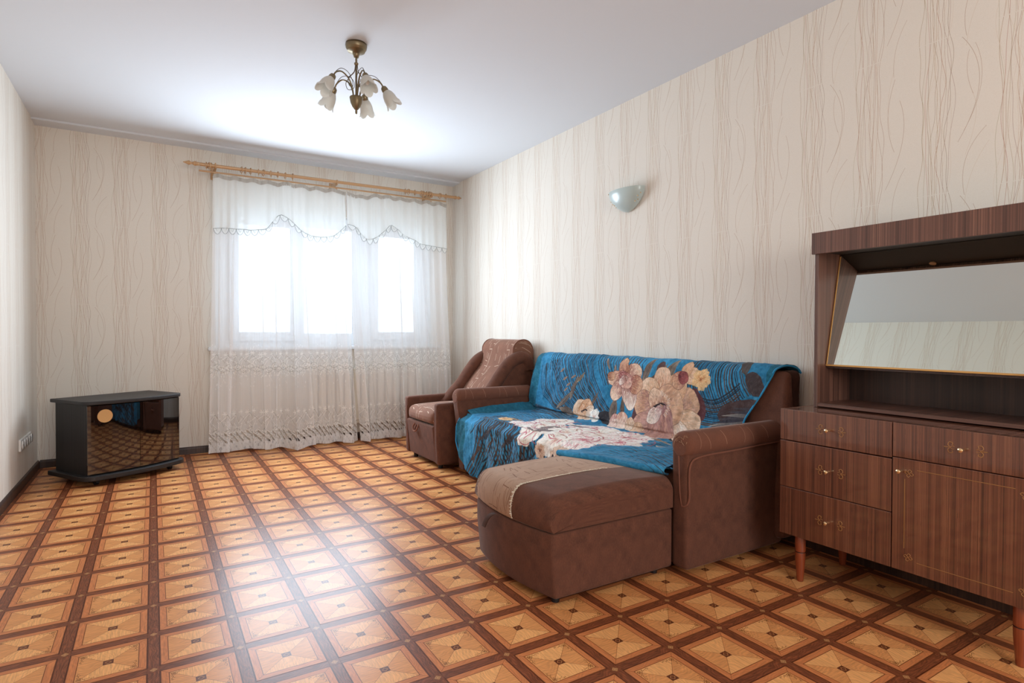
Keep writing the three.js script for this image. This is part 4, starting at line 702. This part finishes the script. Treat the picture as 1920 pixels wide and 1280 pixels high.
/* ---------------------------------------------------------------- blanket thrown over the sofa; its print is laid out in metres, a from the far end, b from the top edge of the back */
const blanketTex = (() => {
  const A0 = -0.1, A1 = 2.4, B0 = -0.2, B1 = 1.56, W = 2048, Hh = Math.round(W * (B1 - B0) / (A1 - A0)), k = W / (A1 - A0);
  const cv = canvas(W, Hh, (c) => {
    const r = rng(2024), g1 = vnoise(5), g2 = vnoise(6);
    const im = c.createImageData(W, Hh), D = im.data;
    for (let y = 0, i = 0; y < Hh; y++) for (let x = 0; x < W; x++, i += 4) { const u = x / k, v = y / k; const t = clamp(0.5 * g1(u * 6, v * 6) + 0.3 * g1(u * 26, v * 26) + 0.35 * g2(u * 90, v * 90) - 0.08, 0, 1); const q = mix3([18, 92, 128], [66, 160, 208], t); D[i] = q[0]; D[i + 1] = q[1]; D[i + 2] = q[2]; D[i + 3] = 255; }
    c.putImageData(im, 0, 0);
    c.save(); c.scale(k, k); c.translate(-A0, -B0); c.lineCap = 'round'; c.lineJoin = 'round';
    const DARK = ['rgba(42,34,36,A)', 'rgba(62,44,40,A)', 'rgba(30,40,52,A)', 'rgba(86,58,48,A)'], dk = (a) => DARK[Math.floor(r() * 4)].replace('A', a);
    const fan = (n, p0, q0, p1, q1, m0, m1, lw) => { for (let i = 0; i < n; i++) { const t = (i + 0.4 * r()) / n, a = p0.map((v, j) => lerp(v, q0[j], t)), b = p1.map((v, j) => lerp(v, q1[j], t)), m = m0.map((v, j) => lerp(v, m1[j], t)); c.strokeStyle = dk(0.88); c.lineWidth = lw * (0.6 + 1.1 * r()); c.beginPath(); c.moveTo(...a); c.bezierCurveTo(m[0], m[1], lerp(m[0], b[0], 0.5), lerp(m[1], b[1], 0.5), ...b); c.stroke(); } };
    // sweeping strokes of the blue ground
    fan(22, [0.22, -0.1], [0.78, -0.1], [0.62, 0.40], [1.02, 0.36], [0.30, 0.22], [0.78, 0.16], 0.006);
    fan(16, [0.16, 0.10], [0.42, 0.02], [0.42, 0.42], [0.62, 0.40], [0.14, 0.32], [0.40, 0.26], 0.005);
    fan(18, [0.78, -0.12], [1.35, -0.12], [0.92, 0.20], [1.30, 0.10], [0.80, 0.02], [1.24, 0.0], 0.007);
    fan(24, [1.66, -0.12], [2.06, -0.12], [1.72, 0.34], [2.08, 0.14], [1.58, 0.16], [1.98, 0.02], 0.006);
    fan(14, [1.66, 0.16], [1.72, 0.36], [1.98, 0.10], [2.02, 0.30], [1.82, 0.26], [1.9, 0.36], 0.006);
    fan(16, [0.06, 0.40], [0.2, 0.56], [0.70, 0.46], [0.62, 0.60], [0.35, 0.42], [0.4, 0.52], 0.004);
    fan(30, [0.26, 0.98], [1.20, 1.02], [0.16, 1.5], [1.08, 1.5], [0.44, 1.12], [1.30, 1.16], 0.010);
    fan(26, [0.3, 0.86], [1.3, 0.95], [0.4, 1.30], [1.45, 1.36], [0.2, 1.04], [1.2, 1.12], 0.008);
    fan(16, [0.24, 0.60], [0.3, 0.98], [0.66, 0.62], [0.62, 1.0], [0.45, 0.56], [0.42, 0.92], 0.006);
    fan(14, [1.62, 0.62], [1.66, 1.1], [2.06, 0.66], [2.1, 1.2], [1.84, 0.58], [1.84, 1.04], 0.004);
    for (let i = 0; i < 26; i++) { c.strokeStyle = 'rgba(96,178,224,0.65)'; c.lineWidth = 0.006 * (0.4 + r()); const x = 0.25 + r() * 1.2, y = 0.98 + r() * 0.2; c.beginPath(); c.moveTo(x, y); c.quadraticCurveTo(x - 0.1, y + 0.15, x - 0.05 + 0.1 * r(), y + 0.32); c.stroke(); }
    for (let i = 0; i < 30; i++) { c.strokeStyle = dk(0.8); c.lineWidth = 0.022 * (0.5 + r()); const x = 0.3 + r() * 1.15, y = 1.0 + r() * 0.3; c.beginPath(); c.moveTo(x, y); c.quadraticCurveTo(x - 0.03, y + 0.05, x - 0.1, y + 0.1); c.stroke(); }
    // brown masses on the right of the back
    const blob = (x, y, rx, ry, rot, col) => { c.fillStyle = col; c.beginPath(); const n = 14; for (let i = 0; i <= n; i++) { const a = i / n * 6.283, j = 0.86 + 0.28 * g1(x * 40 + Math.cos(a) * 2 + 50, y * 40 + Math.sin(a) * 2 + 50), px = Math.cos(a) * rx * j, py = Math.sin(a) * ry * j, X = x + px * Math.cos(rot) - py * Math.sin(rot), Y = y + px * Math.sin(rot) + py * Math.cos(rot); i ? c.lineTo(X, Y) : c.moveTo(X, Y); } c.fill(); };
    blob(2.07, 0.10, 0.075, 0.045, 1.0, 'rgba(66,48,46,0.92)'); blob(2.03, 0.26, 0.16, 0.075, -0.15, 'rgba(76,54,52,0.95)'); blob(1.98, -0.03, 0.10, 0.03, 1.2, 'rgba(84,66,58,0.85)');
    blob(1.28, 0.33, 0.06, 0.12, 0.3, 'rgba(92,46,46,0.95)'); blob(1.72, 0.24, 0.05, 0.1, -0.5, 'rgba(92,46,48,0.95)'); blob(1.42, 0.06, 0.04, 0.05, 0, 'rgba(90,52,46,0.9)'); blob(0.98, 0.42, 0.10, 0.05, 0, 'rgba(46,36,38,0.92)'); blob(1.63, 0.47, 0.08, 0.05, 0, 'rgba(34,28,32,0.95)');
    // striped leaves
    const leaf = (x, y, L, w, rot, light = '150,130,112', dark = '44,36,38') => { c.save(); c.translate(x, y); c.rotate(rot); c.fillStyle = `rgb(${dark})`; c.beginPath(); c.moveTo(-L, 0); c.quadraticCurveTo(-L * 0.2, -w * 1.7, L, 0); c.quadraticCurveTo(-L * 0.2, w * 1.7, -L, 0); c.fill(); c.clip(); for (let i = -4; i <= 4; i++) { c.strokeStyle = `rgba(${light},${0.5 + 0.4 * r()})`; c.lineWidth = w * 0.13; c.beginPath(); c.moveTo(-L, 0); c.quadraticCurveTo(-L * 0.1, i * w * 0.36, L, i * w * 0.05); c.stroke(); } c.restore(); };
    leaf(1.31, 0.07, 0.10, 0.032, -1.25); leaf(1.36, 0.14, 0.09, 0.026, -1.0); leaf(1.50, 0.06, 0.08, 0.036, -1.1, '176,160,138'); leaf(1.44, 0.10, 0.08, 0.022, -1.3); leaf(1.035, 0.35, 0.09, 0.045, -1.4); leaf(0.935, 0.05, 0.05, 0.014, 0.9, '190,166,146'); leaf(1.01, 0.10, 0.05, 0.016, 1.5, '190,166,146');
    leaf(0.60, 0.24, 0.10, 0.026, -1.2); leaf(0.50, 0.34, 0.11, 0.026, -0.7); leaf(0.66, 0.16, 0.05, 0.016, -0.9, '170,150,120'); leaf(0.56, 0.42, 0.10, 0.035, 0.2); leaf(0.83, 0.30, 0.06, 0.014, -1.1); leaf(1.12, 0.33, 0.07, 0.016, -1.6); leaf(1.33, 0.20, 0.07, 0.04, 0.4, '150,136,120');
    for (let i = 0; i < 9; i++) leaf(1.86 + 0.03 * i, 0.36 - 0.016 * i, 0.15, 0.013, 2.72 + 0.05 * i, i % 3 ? '96,88,92' : '206,196,180', '34,34,46');
    for (const [x, y] of [[0.44, 0.12], [0.48, 0.18], [0.53, 0.22], [0.58, 0.16], [0.50, 0.26]]) leaf(x, y, 0.03, 0.011, -1 + x, '196,160,128', '80,56,50');
    // layered flowers
    const petal = (x, y, R, rot, pal) => {   // brushed from the heart outwards: dark, middle, pale lip
      const col = pal.map((q) => q.match(/\d+/g).map(Number)), span = 0.62 + 0.2 * r(), ph = r() * 6, n = Math.round(16 + R * 260);
      for (let i = 0; i < n; i++) { const f = (i + r()) / n * 2 - 1, A = rot + f * span, edge = R * (0.98 - 0.30 * f * f + 0.05 * Math.sin(f * 9 + ph) + 0.03 * (r() - 0.5)), bend = 0.10 * R * f, tone = 0.9 + 0.2 * r();
        for (let k = 0; k < 3; k++) { const r0 = edge * [0.04, 0.30, 0.66][k], r1 = edge * [0.40, 0.74, 1][k], c0 = col[k].map((v) => Math.round(v * tone)); c.strokeStyle = `rgba(${c0},${0.55 + 0.4 * r()})`; c.lineWidth = R * (0.05 + 0.07 * r()); c.beginPath(); c.moveTo(x + Math.cos(A) * r0, y + Math.sin(A) * r0); c.quadraticCurveTo(x + Math.cos(A + bend) * (r0 + r1) / 2, y + Math.sin(A + bend) * (r0 + r1) / 2, x + Math.cos(A) * r1, y + Math.sin(A) * r1); c.stroke(); } }
      c.strokeStyle = `rgba(${col[0]},0.28)`; c.lineWidth = R * 0.02; c.beginPath(); for (let i = 0; i <= 12; i++) { const f = i / 6 - 1, A = rot + f * span, e = R * (1.0 - 0.30 * f * f + 0.05 * Math.sin(f * 9 + ph)); i ? c.lineTo(x + Math.cos(A) * e, y + Math.sin(A) * e) : c.moveTo(x + Math.cos(A) * e, y + Math.sin(A) * e); } c.stroke(); };
    const flower = (x, y, R, pal, n, squash = 1, rot = 0) => { c.save(); c.translate(x, y); c.scale(1, squash); c.rotate(rot); for (const [s, o, m] of [[1, 0, n], [0.74, 0.5, n - 1], [0.46, 0.2, 3]]) for (let i = 0; i < m; i++) petal(0, 0, R * s * (0.85 + 0.25 * r()), (i + o) / m * 6.283 + 0.3 * r(), pal); c.restore(); };
    const soft = (x, y, rx, ry, rot, inn, out) => { c.save(); c.translate(x, y); c.rotate(rot); c.beginPath(); const n = 22; for (let i = 0; i <= n; i++) { const A = i / n * 6.283, j = 0.9 + 0.2 * g1(Math.cos(A) * 1.6 + x * 31 + 60, Math.sin(A) * 1.6 + y * 31 + 60), px = Math.cos(A) * rx * j, py = Math.sin(A) * ry * j; i ? c.lineTo(px, py) : c.moveTo(px, py); } c.fillStyle = `rgb(${out})`; c.fill(); c.strokeStyle = `rgba(${inn.map((v) => Math.round(v * 0.62))},0.55)`; c.lineWidth = 0.004; c.stroke(); c.clip();
      for (let i = 0; i < 420; i++) { const A = r() * 6.283, q = Math.sqrt(r()), px = Math.cos(A) * rx * q, py = Math.sin(A) * ry * q, m = clamp((px / rx + 1) / 2 + 0.35 * (r() - 0.5), 0, 1), tone = 0.88 + 0.24 * r(), cc = mix3(inn, out, m).map((v) => Math.round(v * tone)); c.fillStyle = `rgba(${cc},0.5)`; c.beginPath(); c.ellipse(px, py, rx * 0.13, ry * 0.05, (py / ry) * 0.6, 0, 6.3); c.fill(); }
      c.restore(); };
    const CREAM = ['rgb(112,44,44)', 'rgb(186,124,102)', 'rgb(226,190,158)'], PEACH = ['rgb(132,84,72)', 'rgb(188,142,116)', 'rgb(208,166,132)'], TAN = ['rgb(150,88,50)', 'rgb(206,150,100)', 'rgb(226,186,136)'], PINK = ['rgb(196,110,118)', 'rgb(232,190,188)', 'rgb(250,236,228)'], WHITE = ['rgb(222,178,160)', 'rgb(240,222,208)', 'rgb(250,240,228)'];
    const MV = [150, 106, 104], TN = [190, 140, 104], PE = [214, 170, 136], LT = [232, 200, 172], BG = [128, 62, 58], WH = [240, 224, 208];
    soft(1.62, 0.26, 0.12, 0.10, -0.7, MV, PE); soft(1.56, 0.16, 0.10, 0.085, -1.2, TN, PE); soft(1.44, 0.13, 0.085, 0.07, -1.6, [170, 110, 80], LT); soft(1.345, 0.19, 0.08, 0.075, -2.3, TN, LT); soft(1.30, 0.28, 0.085, 0.08, 3.0, MV, PE); soft(1.66, 0.36, 0.10, 0.08, 0.2, TN, LT); soft(1.34, 0.41, 0.12, 0.085, 2.7, MV, [206, 160, 140]);
    soft(1.62, 0.43, 0.11, 0.07, 0.7, [206, 166, 138], WH); soft(1.50, 0.27, 0.13, 0.12, -0.3, [168, 120, 104], PE); soft(1.46, 0.42, 0.16, 0.10, 1.5, [142, 98, 98], [196, 148, 130]); soft(1.40, 0.25, 0.075, 0.065, -2.0, [150, 96, 76], LT); soft(1.405, 0.335, 0.07, 0.05, 2.2, MV, WH);
    for (let i = 0; i < 22; i++) { c.strokeStyle = `rgba(${i % 2 ? WH : LT},0.8)`; c.lineWidth = 0.005; const A = -1.5 + i * 0.11, R0 = 0.062 + 0.012 * r(); c.beginPath(); c.moveTo(1.43 + Math.cos(A) * R0, 0.275 + Math.sin(A) * R0); c.lineTo(1.43 + Math.cos(A) * (R0 + 0.016), 0.275 + Math.sin(A) * (R0 + 0.02)); c.stroke(); }
    for (let i = 0; i < 18; i++) { c.strokeStyle = 'rgba(40,28,30,0.85)'; c.lineWidth = 0.006; const x = 1.385 + 0.005 * i, y = 0.286 - 0.024 * Math.sin(i / 8) + 0.006 * r(); c.beginPath(); c.moveTo(x, y); c.lineTo(x + 0.012, y + 0.010 * (r() - 0.3)); c.stroke(); }
    soft(1.66, 0.085, 0.06, 0.05, 0, TN, LT); soft(1.62, 0.05, 0.05, 0.04, -1.2, TN, PE); soft(1.57, 0.115, 0.06, 0.05, 2.6, BG, PE); soft(1.60, 0.10, 0.042, 0.036, 0.4, [96, 36, 40], [160, 84, 80]);
    soft(1.19, 0.10, 0.075, 0.065, -0.6, BG, LT); soft(1.10, 0.075, 0.07, 0.05, -1.7, BG, PE); soft(1.03, 0.14, 0.07, 0.05, 2.9, [150, 80, 66], LT); soft(1.06, 0.21, 0.085, 0.06, 2.3, BG, [236, 206, 180]); soft(1.17, 0.235, 0.10, 0.06, 1.4, BG, WH); soft(1.22, 0.17, 0.06, 0.06, 0.3, BG, PE); soft(1.12, 0.145, 0.07, 0.05, 0.6, [120, 46, 50], [226, 186, 166]); soft(1.10, 0.15, 0.04, 0.026, 2.4, BG, WH); soft(0.985, 0.13, 0.035, 0.03, 0, [120, 66, 50], PE);
    flower(1.73, 0.10, 0.07, TAN, 5, 0.9); soft(0.69, 0.385, 0.07, 0.075, -1.9, TN, LT); soft(0.76, 0.37, 0.06, 0.07, -1.1, [176, 112, 70], PE); soft(0.79, 0.41, 0.05, 0.07, 0.4, TN, WH); soft(0.72, 0.42, 0.07, 0.05, 1.6, [180, 116, 74], LT); for (let i = 0; i < 10; i++) { c.strokeStyle = 'rgba(38,28,30,0.85)'; c.lineWidth = 0.006; const x = 0.71 + 0.006 * i, y = 0.395 - 0.02 * Math.sin(i / 6) + 0.006 * r(); c.beginPath(); c.moveTo(x, y); c.lineTo(x + 0.012, y + 0.01 * r()); c.stroke(); } flower(0.86, 0.42, 0.06, WHITE, 5); soft(1.06, 0.44, 0.07, 0.06, 1.8, [176, 110, 100], WH); soft(1.13, 0.43, 0.08, 0.06, 1.4, [196, 140, 120], WH); soft(1.21, 0.44, 0.06, 0.05, 1.2, TN, WH); soft(1.28, 0.455, 0.06, 0.05, 1.6, TN, LT); flower(1.69, 0.43, 0.05, ['rgb(140,64,72)', 'rgb(212,150,136)', 'rgb(238,206,184)'], 5);
    // the seat: pale pink peonies
    for (const [x, y, R] of [[0.72, 0.72, 0.17], [0.80, 0.86, 0.19], [0.66, 0.90, 0.13], [1.08, 0.66, 0.18], [1.24, 0.74, 0.22], [1.42, 0.68, 0.19], [1.10, 0.88, 0.2], [1.34, 0.94, 0.19], [1.50, 0.82, 0.15], [0.95, 1.02, 0.13], [1.20, 1.06, 0.14], [1.42, 1.10, 0.14]]) flower(x, y, R, r() < 0.7 ? PINK : WHITE, 5, 0.85, r() * 6);
    for (let i = 0; i < 130; i++) { c.strokeStyle = r() < 0.6 ? 'rgba(192,96,110,0.75)' : 'rgba(160,100,84,0.6)'; c.lineWidth = 0.007 * (0.5 + r()); const x = 0.62 + r() * 0.95, y = 0.6 + r() * 0.5, s = 0.03 + 0.05 * r(), a = r() * 6; c.beginPath(); c.arc(x, y, s, a, a + 1.6); c.stroke(); }
    for (let i = 0; i < 12; i++) leaf(0.88 + 0.12 * r(), 0.60 + 0.5 * r(), 0.06, 0.016, r() * 3, '190,170,160', '60,50,56');
    leaf(1.58, 0.585, 0.11, 0.022, 0.15, '226,206,178', '62,46,44'); leaf(1.70, 0.70, 0.05, 0.02, 0.3, '220,216,206', '90,80,76'); flower(0.42, 0.92, 0.09, TAN, 5, 0.5); leaf(0.5, 0.86, 0.06, 0.016, -0.4, '206,170,130', '110,80,60');
    for (const [x, y, R] of [[1.30, 1.16, 0.09], [1.46, 1.20, 0.08], [1.10, 1.14, 0.06]]) flower(x, y, R, ['rgb(92,60,54)', 'rgb(190,140,112)', 'rgb(230,200,176)'], 6, 0.9); leaf(1.26, 1.2, 0.07, 0.03, 1.2, '60,52,56', '26,22,26');
    // plain teal border
    const edge = (x, y, w, h) => { c.save(); c.beginPath(); c.rect(x, y, w, h); c.clip(); c.drawImage(border, -0.1, -0.2, 2.5, 1.76); c.restore(); };
    const border = pixels(512, 360, (x, y) => { const t = 0.5 * g1(x * 0.12, y * 0.12) + 0.5 * g2(x * 0.7, y * 0.7); return mix3([10, 76, 98], [34, 116, 142], t); });
    edge(-0.1, -0.2, 0.235, 1.76); edge(2.13, -0.2, 0.3, 1.76); edge(-0.1, 1.46, 2.5, 0.12);
    c.restore();
    // pile: mottling and fine short flecks
    for (let i = 0; i < 9000; i++) { c.fillStyle = r() < 0.5 ? 'rgba(255,250,245,0.05)' : 'rgba(20,10,20,0.07)'; c.beginPath(); c.ellipse(r() * W, r() * Hh, 4 + 9 * r(), 3 + 5 * r(), r() * 3, 0, 6.3); c.fill(); }
    for (let i = 0; i < 60000; i++) { c.fillStyle = r() < 0.5 ? 'rgba(255,255,255,0.07)' : 'rgba(0,0,0,0.09)'; c.fillRect(r() * W, r() * Hh, 1.5, 3 + r() * 3); }
  });
  const t = tex(cv); t.userData = { A0, A1, B0, B1 }; return t;
})();
M.blanket = plush({ map: blanketTex, side: THREE.DoubleSide, sheen: 0.5, sheenColor: new THREE.Color(0.25, 0.32, 0.36) });
M.hem = plush({ color: '#2f93c4' });
{
  const t = thing('blanket', 'blue floral plush blanket thrown over the sofa', 'blanket');
  const { A0, A1, B0, B1 } = blanketTex.userData, n = vnoise(77), n2 = vnoise(78);
  const backX = (y) => 2.593 + 0.06 * (y - 0.44) / 0.44, TOP = 0.902;
  // where the middle of the cloth lies: path length b -> (x, y)
  const pathBack = new THREE.CurvePath(); const pts = [[2.775, 0.862], [2.765, 0.885], [2.738, 0.897], [2.70, TOP], [2.665, 0.897], [2.643, 0.878], [2.628, 0.78], [2.604, 0.60], [2.586, 0.48], [2.574, 0.455], [2.545, 0.447], [2.3, 0.449], [2.06, 0.449], [2.005, 0.447]];
  const cum = [0]; for (let i = 1; i < pts.length; i++) cum.push(cum[i - 1] + Math.hypot(pts[i][0] - pts[i - 1][0], pts[i][1] - pts[i - 1][1]));
  const bTop = cum[4], along = (b) => { const s = b + bTop; let i = 0; while (i < pts.length - 2 && cum[i + 1] < s) i++; const q = clamp((s - cum[i]) / (cum[i + 1] - cum[i]), 0, 1); return [lerp(pts[i][0], pts[i + 1][0], q), lerp(pts[i][1], pts[i + 1][1], q)]; };
  const bLip = cum[cum.length - 1] - bTop, bMin = -bTop + 0.0;
  const tab = (T) => (x) => { let i = 0; while (i < T.length - 2 && T[i + 1][0] < x) i++; const q = clamp((x - T[i][0]) / (T[i + 1][0] - T[i][0]), 0, 1); return lerp(T[i][1], T[i + 1][1], q); };
  const nearA = tab([[-0.14, 2.225], [0, 2.185], [0.14, 2.115], [0.28, 2.03], [0.42, 1.99], [0.5, 2.04], [0.6, 2.1], [2, 2.1]]), farA = tab([[-0.2, 0.09], [0, 0.085], [0.2, 0.045], [0.36, 0.03], [0.46, 0.05], [0.6, 0.066], [2, 0.066]]);
  const wr = (a, b) => 0.011 * (n(a * 9, b * 7) - 0.5) + 0.008 * (n2(a * 30 + b * 6, b * 9) - 0.5) + 0.0025 * (n2(a * 70 + 9, b * 60) - 0.5);
  const P = [], layerGeo = (lift) => {
    const out = [];
    const mk = (na, nb, f) => out.push(sheet(na, nb, (s, q) => f(s, q)));
    const uvOf = (a, b) => ({ u: (a - A0) / (A1 - A0), v: 1 - (b - B0) / (B1 - B0) });
    mk(170, 110, (s, q) => {
      const b = lerp(bMin, bLip, q), a = lerp(farA(b), nearA(b), s); let [x, y] = along(b), d = 3.95 - a; const w = wr(a, b) + lift + 0.004;
      const onBack = b < 0.43; if (onBack) { const up = clamp((b + 0.02) / 0.05, 0, 1); x -= w * 1.6 * up * (b > 0.03 ? 1 : 0.4); y += w * (1 - up) + (b < 0.02 ? 0.006 * (n(a * 4, 3) - 0.5) : 0); } else y += w;
      // the cloth climbs a little at the far arm
      const c1 = clamp((a - farA(b)) / 0.09, 0, 1); if (b > 0.4) { y += 0.055 * (1 - c1) ** 1.6 * sst(0.36, 0.5, b) * (1 - 0.55 * sst(0.8, bLip, b)); }
      const c2 = clamp((nearA(b) - a) / 0.06, 0, 1); if (b > 0.5) y += 0.02 * (1 - c2) ** 2;
      return { x, y, d, ...uvOf(a, b) };
    });
    // hanging front, far side
    const hFar = tab([[0, 0.078], [0.06, 0.02], [0.1, -0.004], [0.21, 0.0], [0.3, 0.055], [0.375, 0.17], [0.415, 0.285]]);
    mk(100, 40, (s, q) => { const h = 0.415 * q, a = lerp(lerp(0.066, hFar(h), sst(0, 0.06, h)), 1.535, s), b = bLip + h + 0.02, lip = sst(0, 0.05, h); const [xl, yl] = along(bLip); const f = Math.sin(a * 21 + 3 * n(a * 3, 2)) * 0.010 + Math.sin(a * 9) * 0.008, w = wr(a, bLip + h);
      return { x: lerp(xl, 1.955 - f * q - w * 2 - lift * 1.5 - 0.012 * q, lip), y: lerp(yl + lift + w + 0.004, 0.445 - h + 0.012, q < 0.02 ? 0 : 1) - (q < 0.02 ? 0 : 0), d: 3.95 - a, ...uvOf(a, b) }; });
    // over the ottoman: the front edge is turned under
    mk(60, 44, (s, q) => { const a = lerp(1.515, 2.1, s), d = 3.95 - a, reach = lerp(1.79, 1.962, clamp((2.40 - d) / 0.55, 0, 1)), [xl, yl] = along(bLip), L = 2.005 - reach, roll = 0.024, h = q * (L + 0.10), b = bLip + Math.min(h, L + 0.05); let x, y; const w = wr(a, bLip + h);
      if (h < L) { x = 2.005 - h; y = 0.4505 + 0.012 * sst(0.3, 1, h / L) + w + lift; } else { const an = (h - L) / 0.10 * Math.PI * 1.15; x = reach - Math.sin(an) * roll * 0.8; y = 0.4625 - roll * 0.55 + Math.cos(an) * (roll * 0.55 + lift) + w * (1 - an / 4); }
      return { x, y, d, ...uvOf(a, b) }; });
    return merge(out);
  };
  obj('cloth', merge([layerGeo(0), layerGeo(0.005)]), M.blanket, t);
  const hem = [], [xl, yl] = along(bLip);
  const rowNear = []; for (let i = 0; i <= 24; i++) { const b = lerp(bMin, 0.40, i / 24), [x, y] = along(b), a = nearA(b); rowNear.push(V(x - (b > 0.02 ? 0.008 : 0) , y + (b < 0.03 ? 0.006 : 0), 3.95 - a)); }
  hem.push(tube(rowNear, 0.0048, 80, false, 8));
  const hFar = tab([[0, 0.078], [0.06, 0.02], [0.1, -0.004], [0.21, 0.0], [0.3, 0.055], [0.375, 0.17], [0.415, 0.285]]), rowFar = [];
  for (let i = 0; i <= 26; i++) { const h = lerp(0.03, 0.41, i / 26), a = hFar(h), f = Math.sin(a * 21 + 3 * n(a * 3, 2)) * 0.010 + Math.sin(a * 9) * 0.008; rowFar.push(V(1.951 - (f + 0.012) * h / 0.415, 0.457 - h, 3.95 - a)); }
  hem.push(tube(rowFar, 0.0048, 80, false, 8));
  obj('hem', hem, M.hem, t);
}
renderer.render(scene, camera);
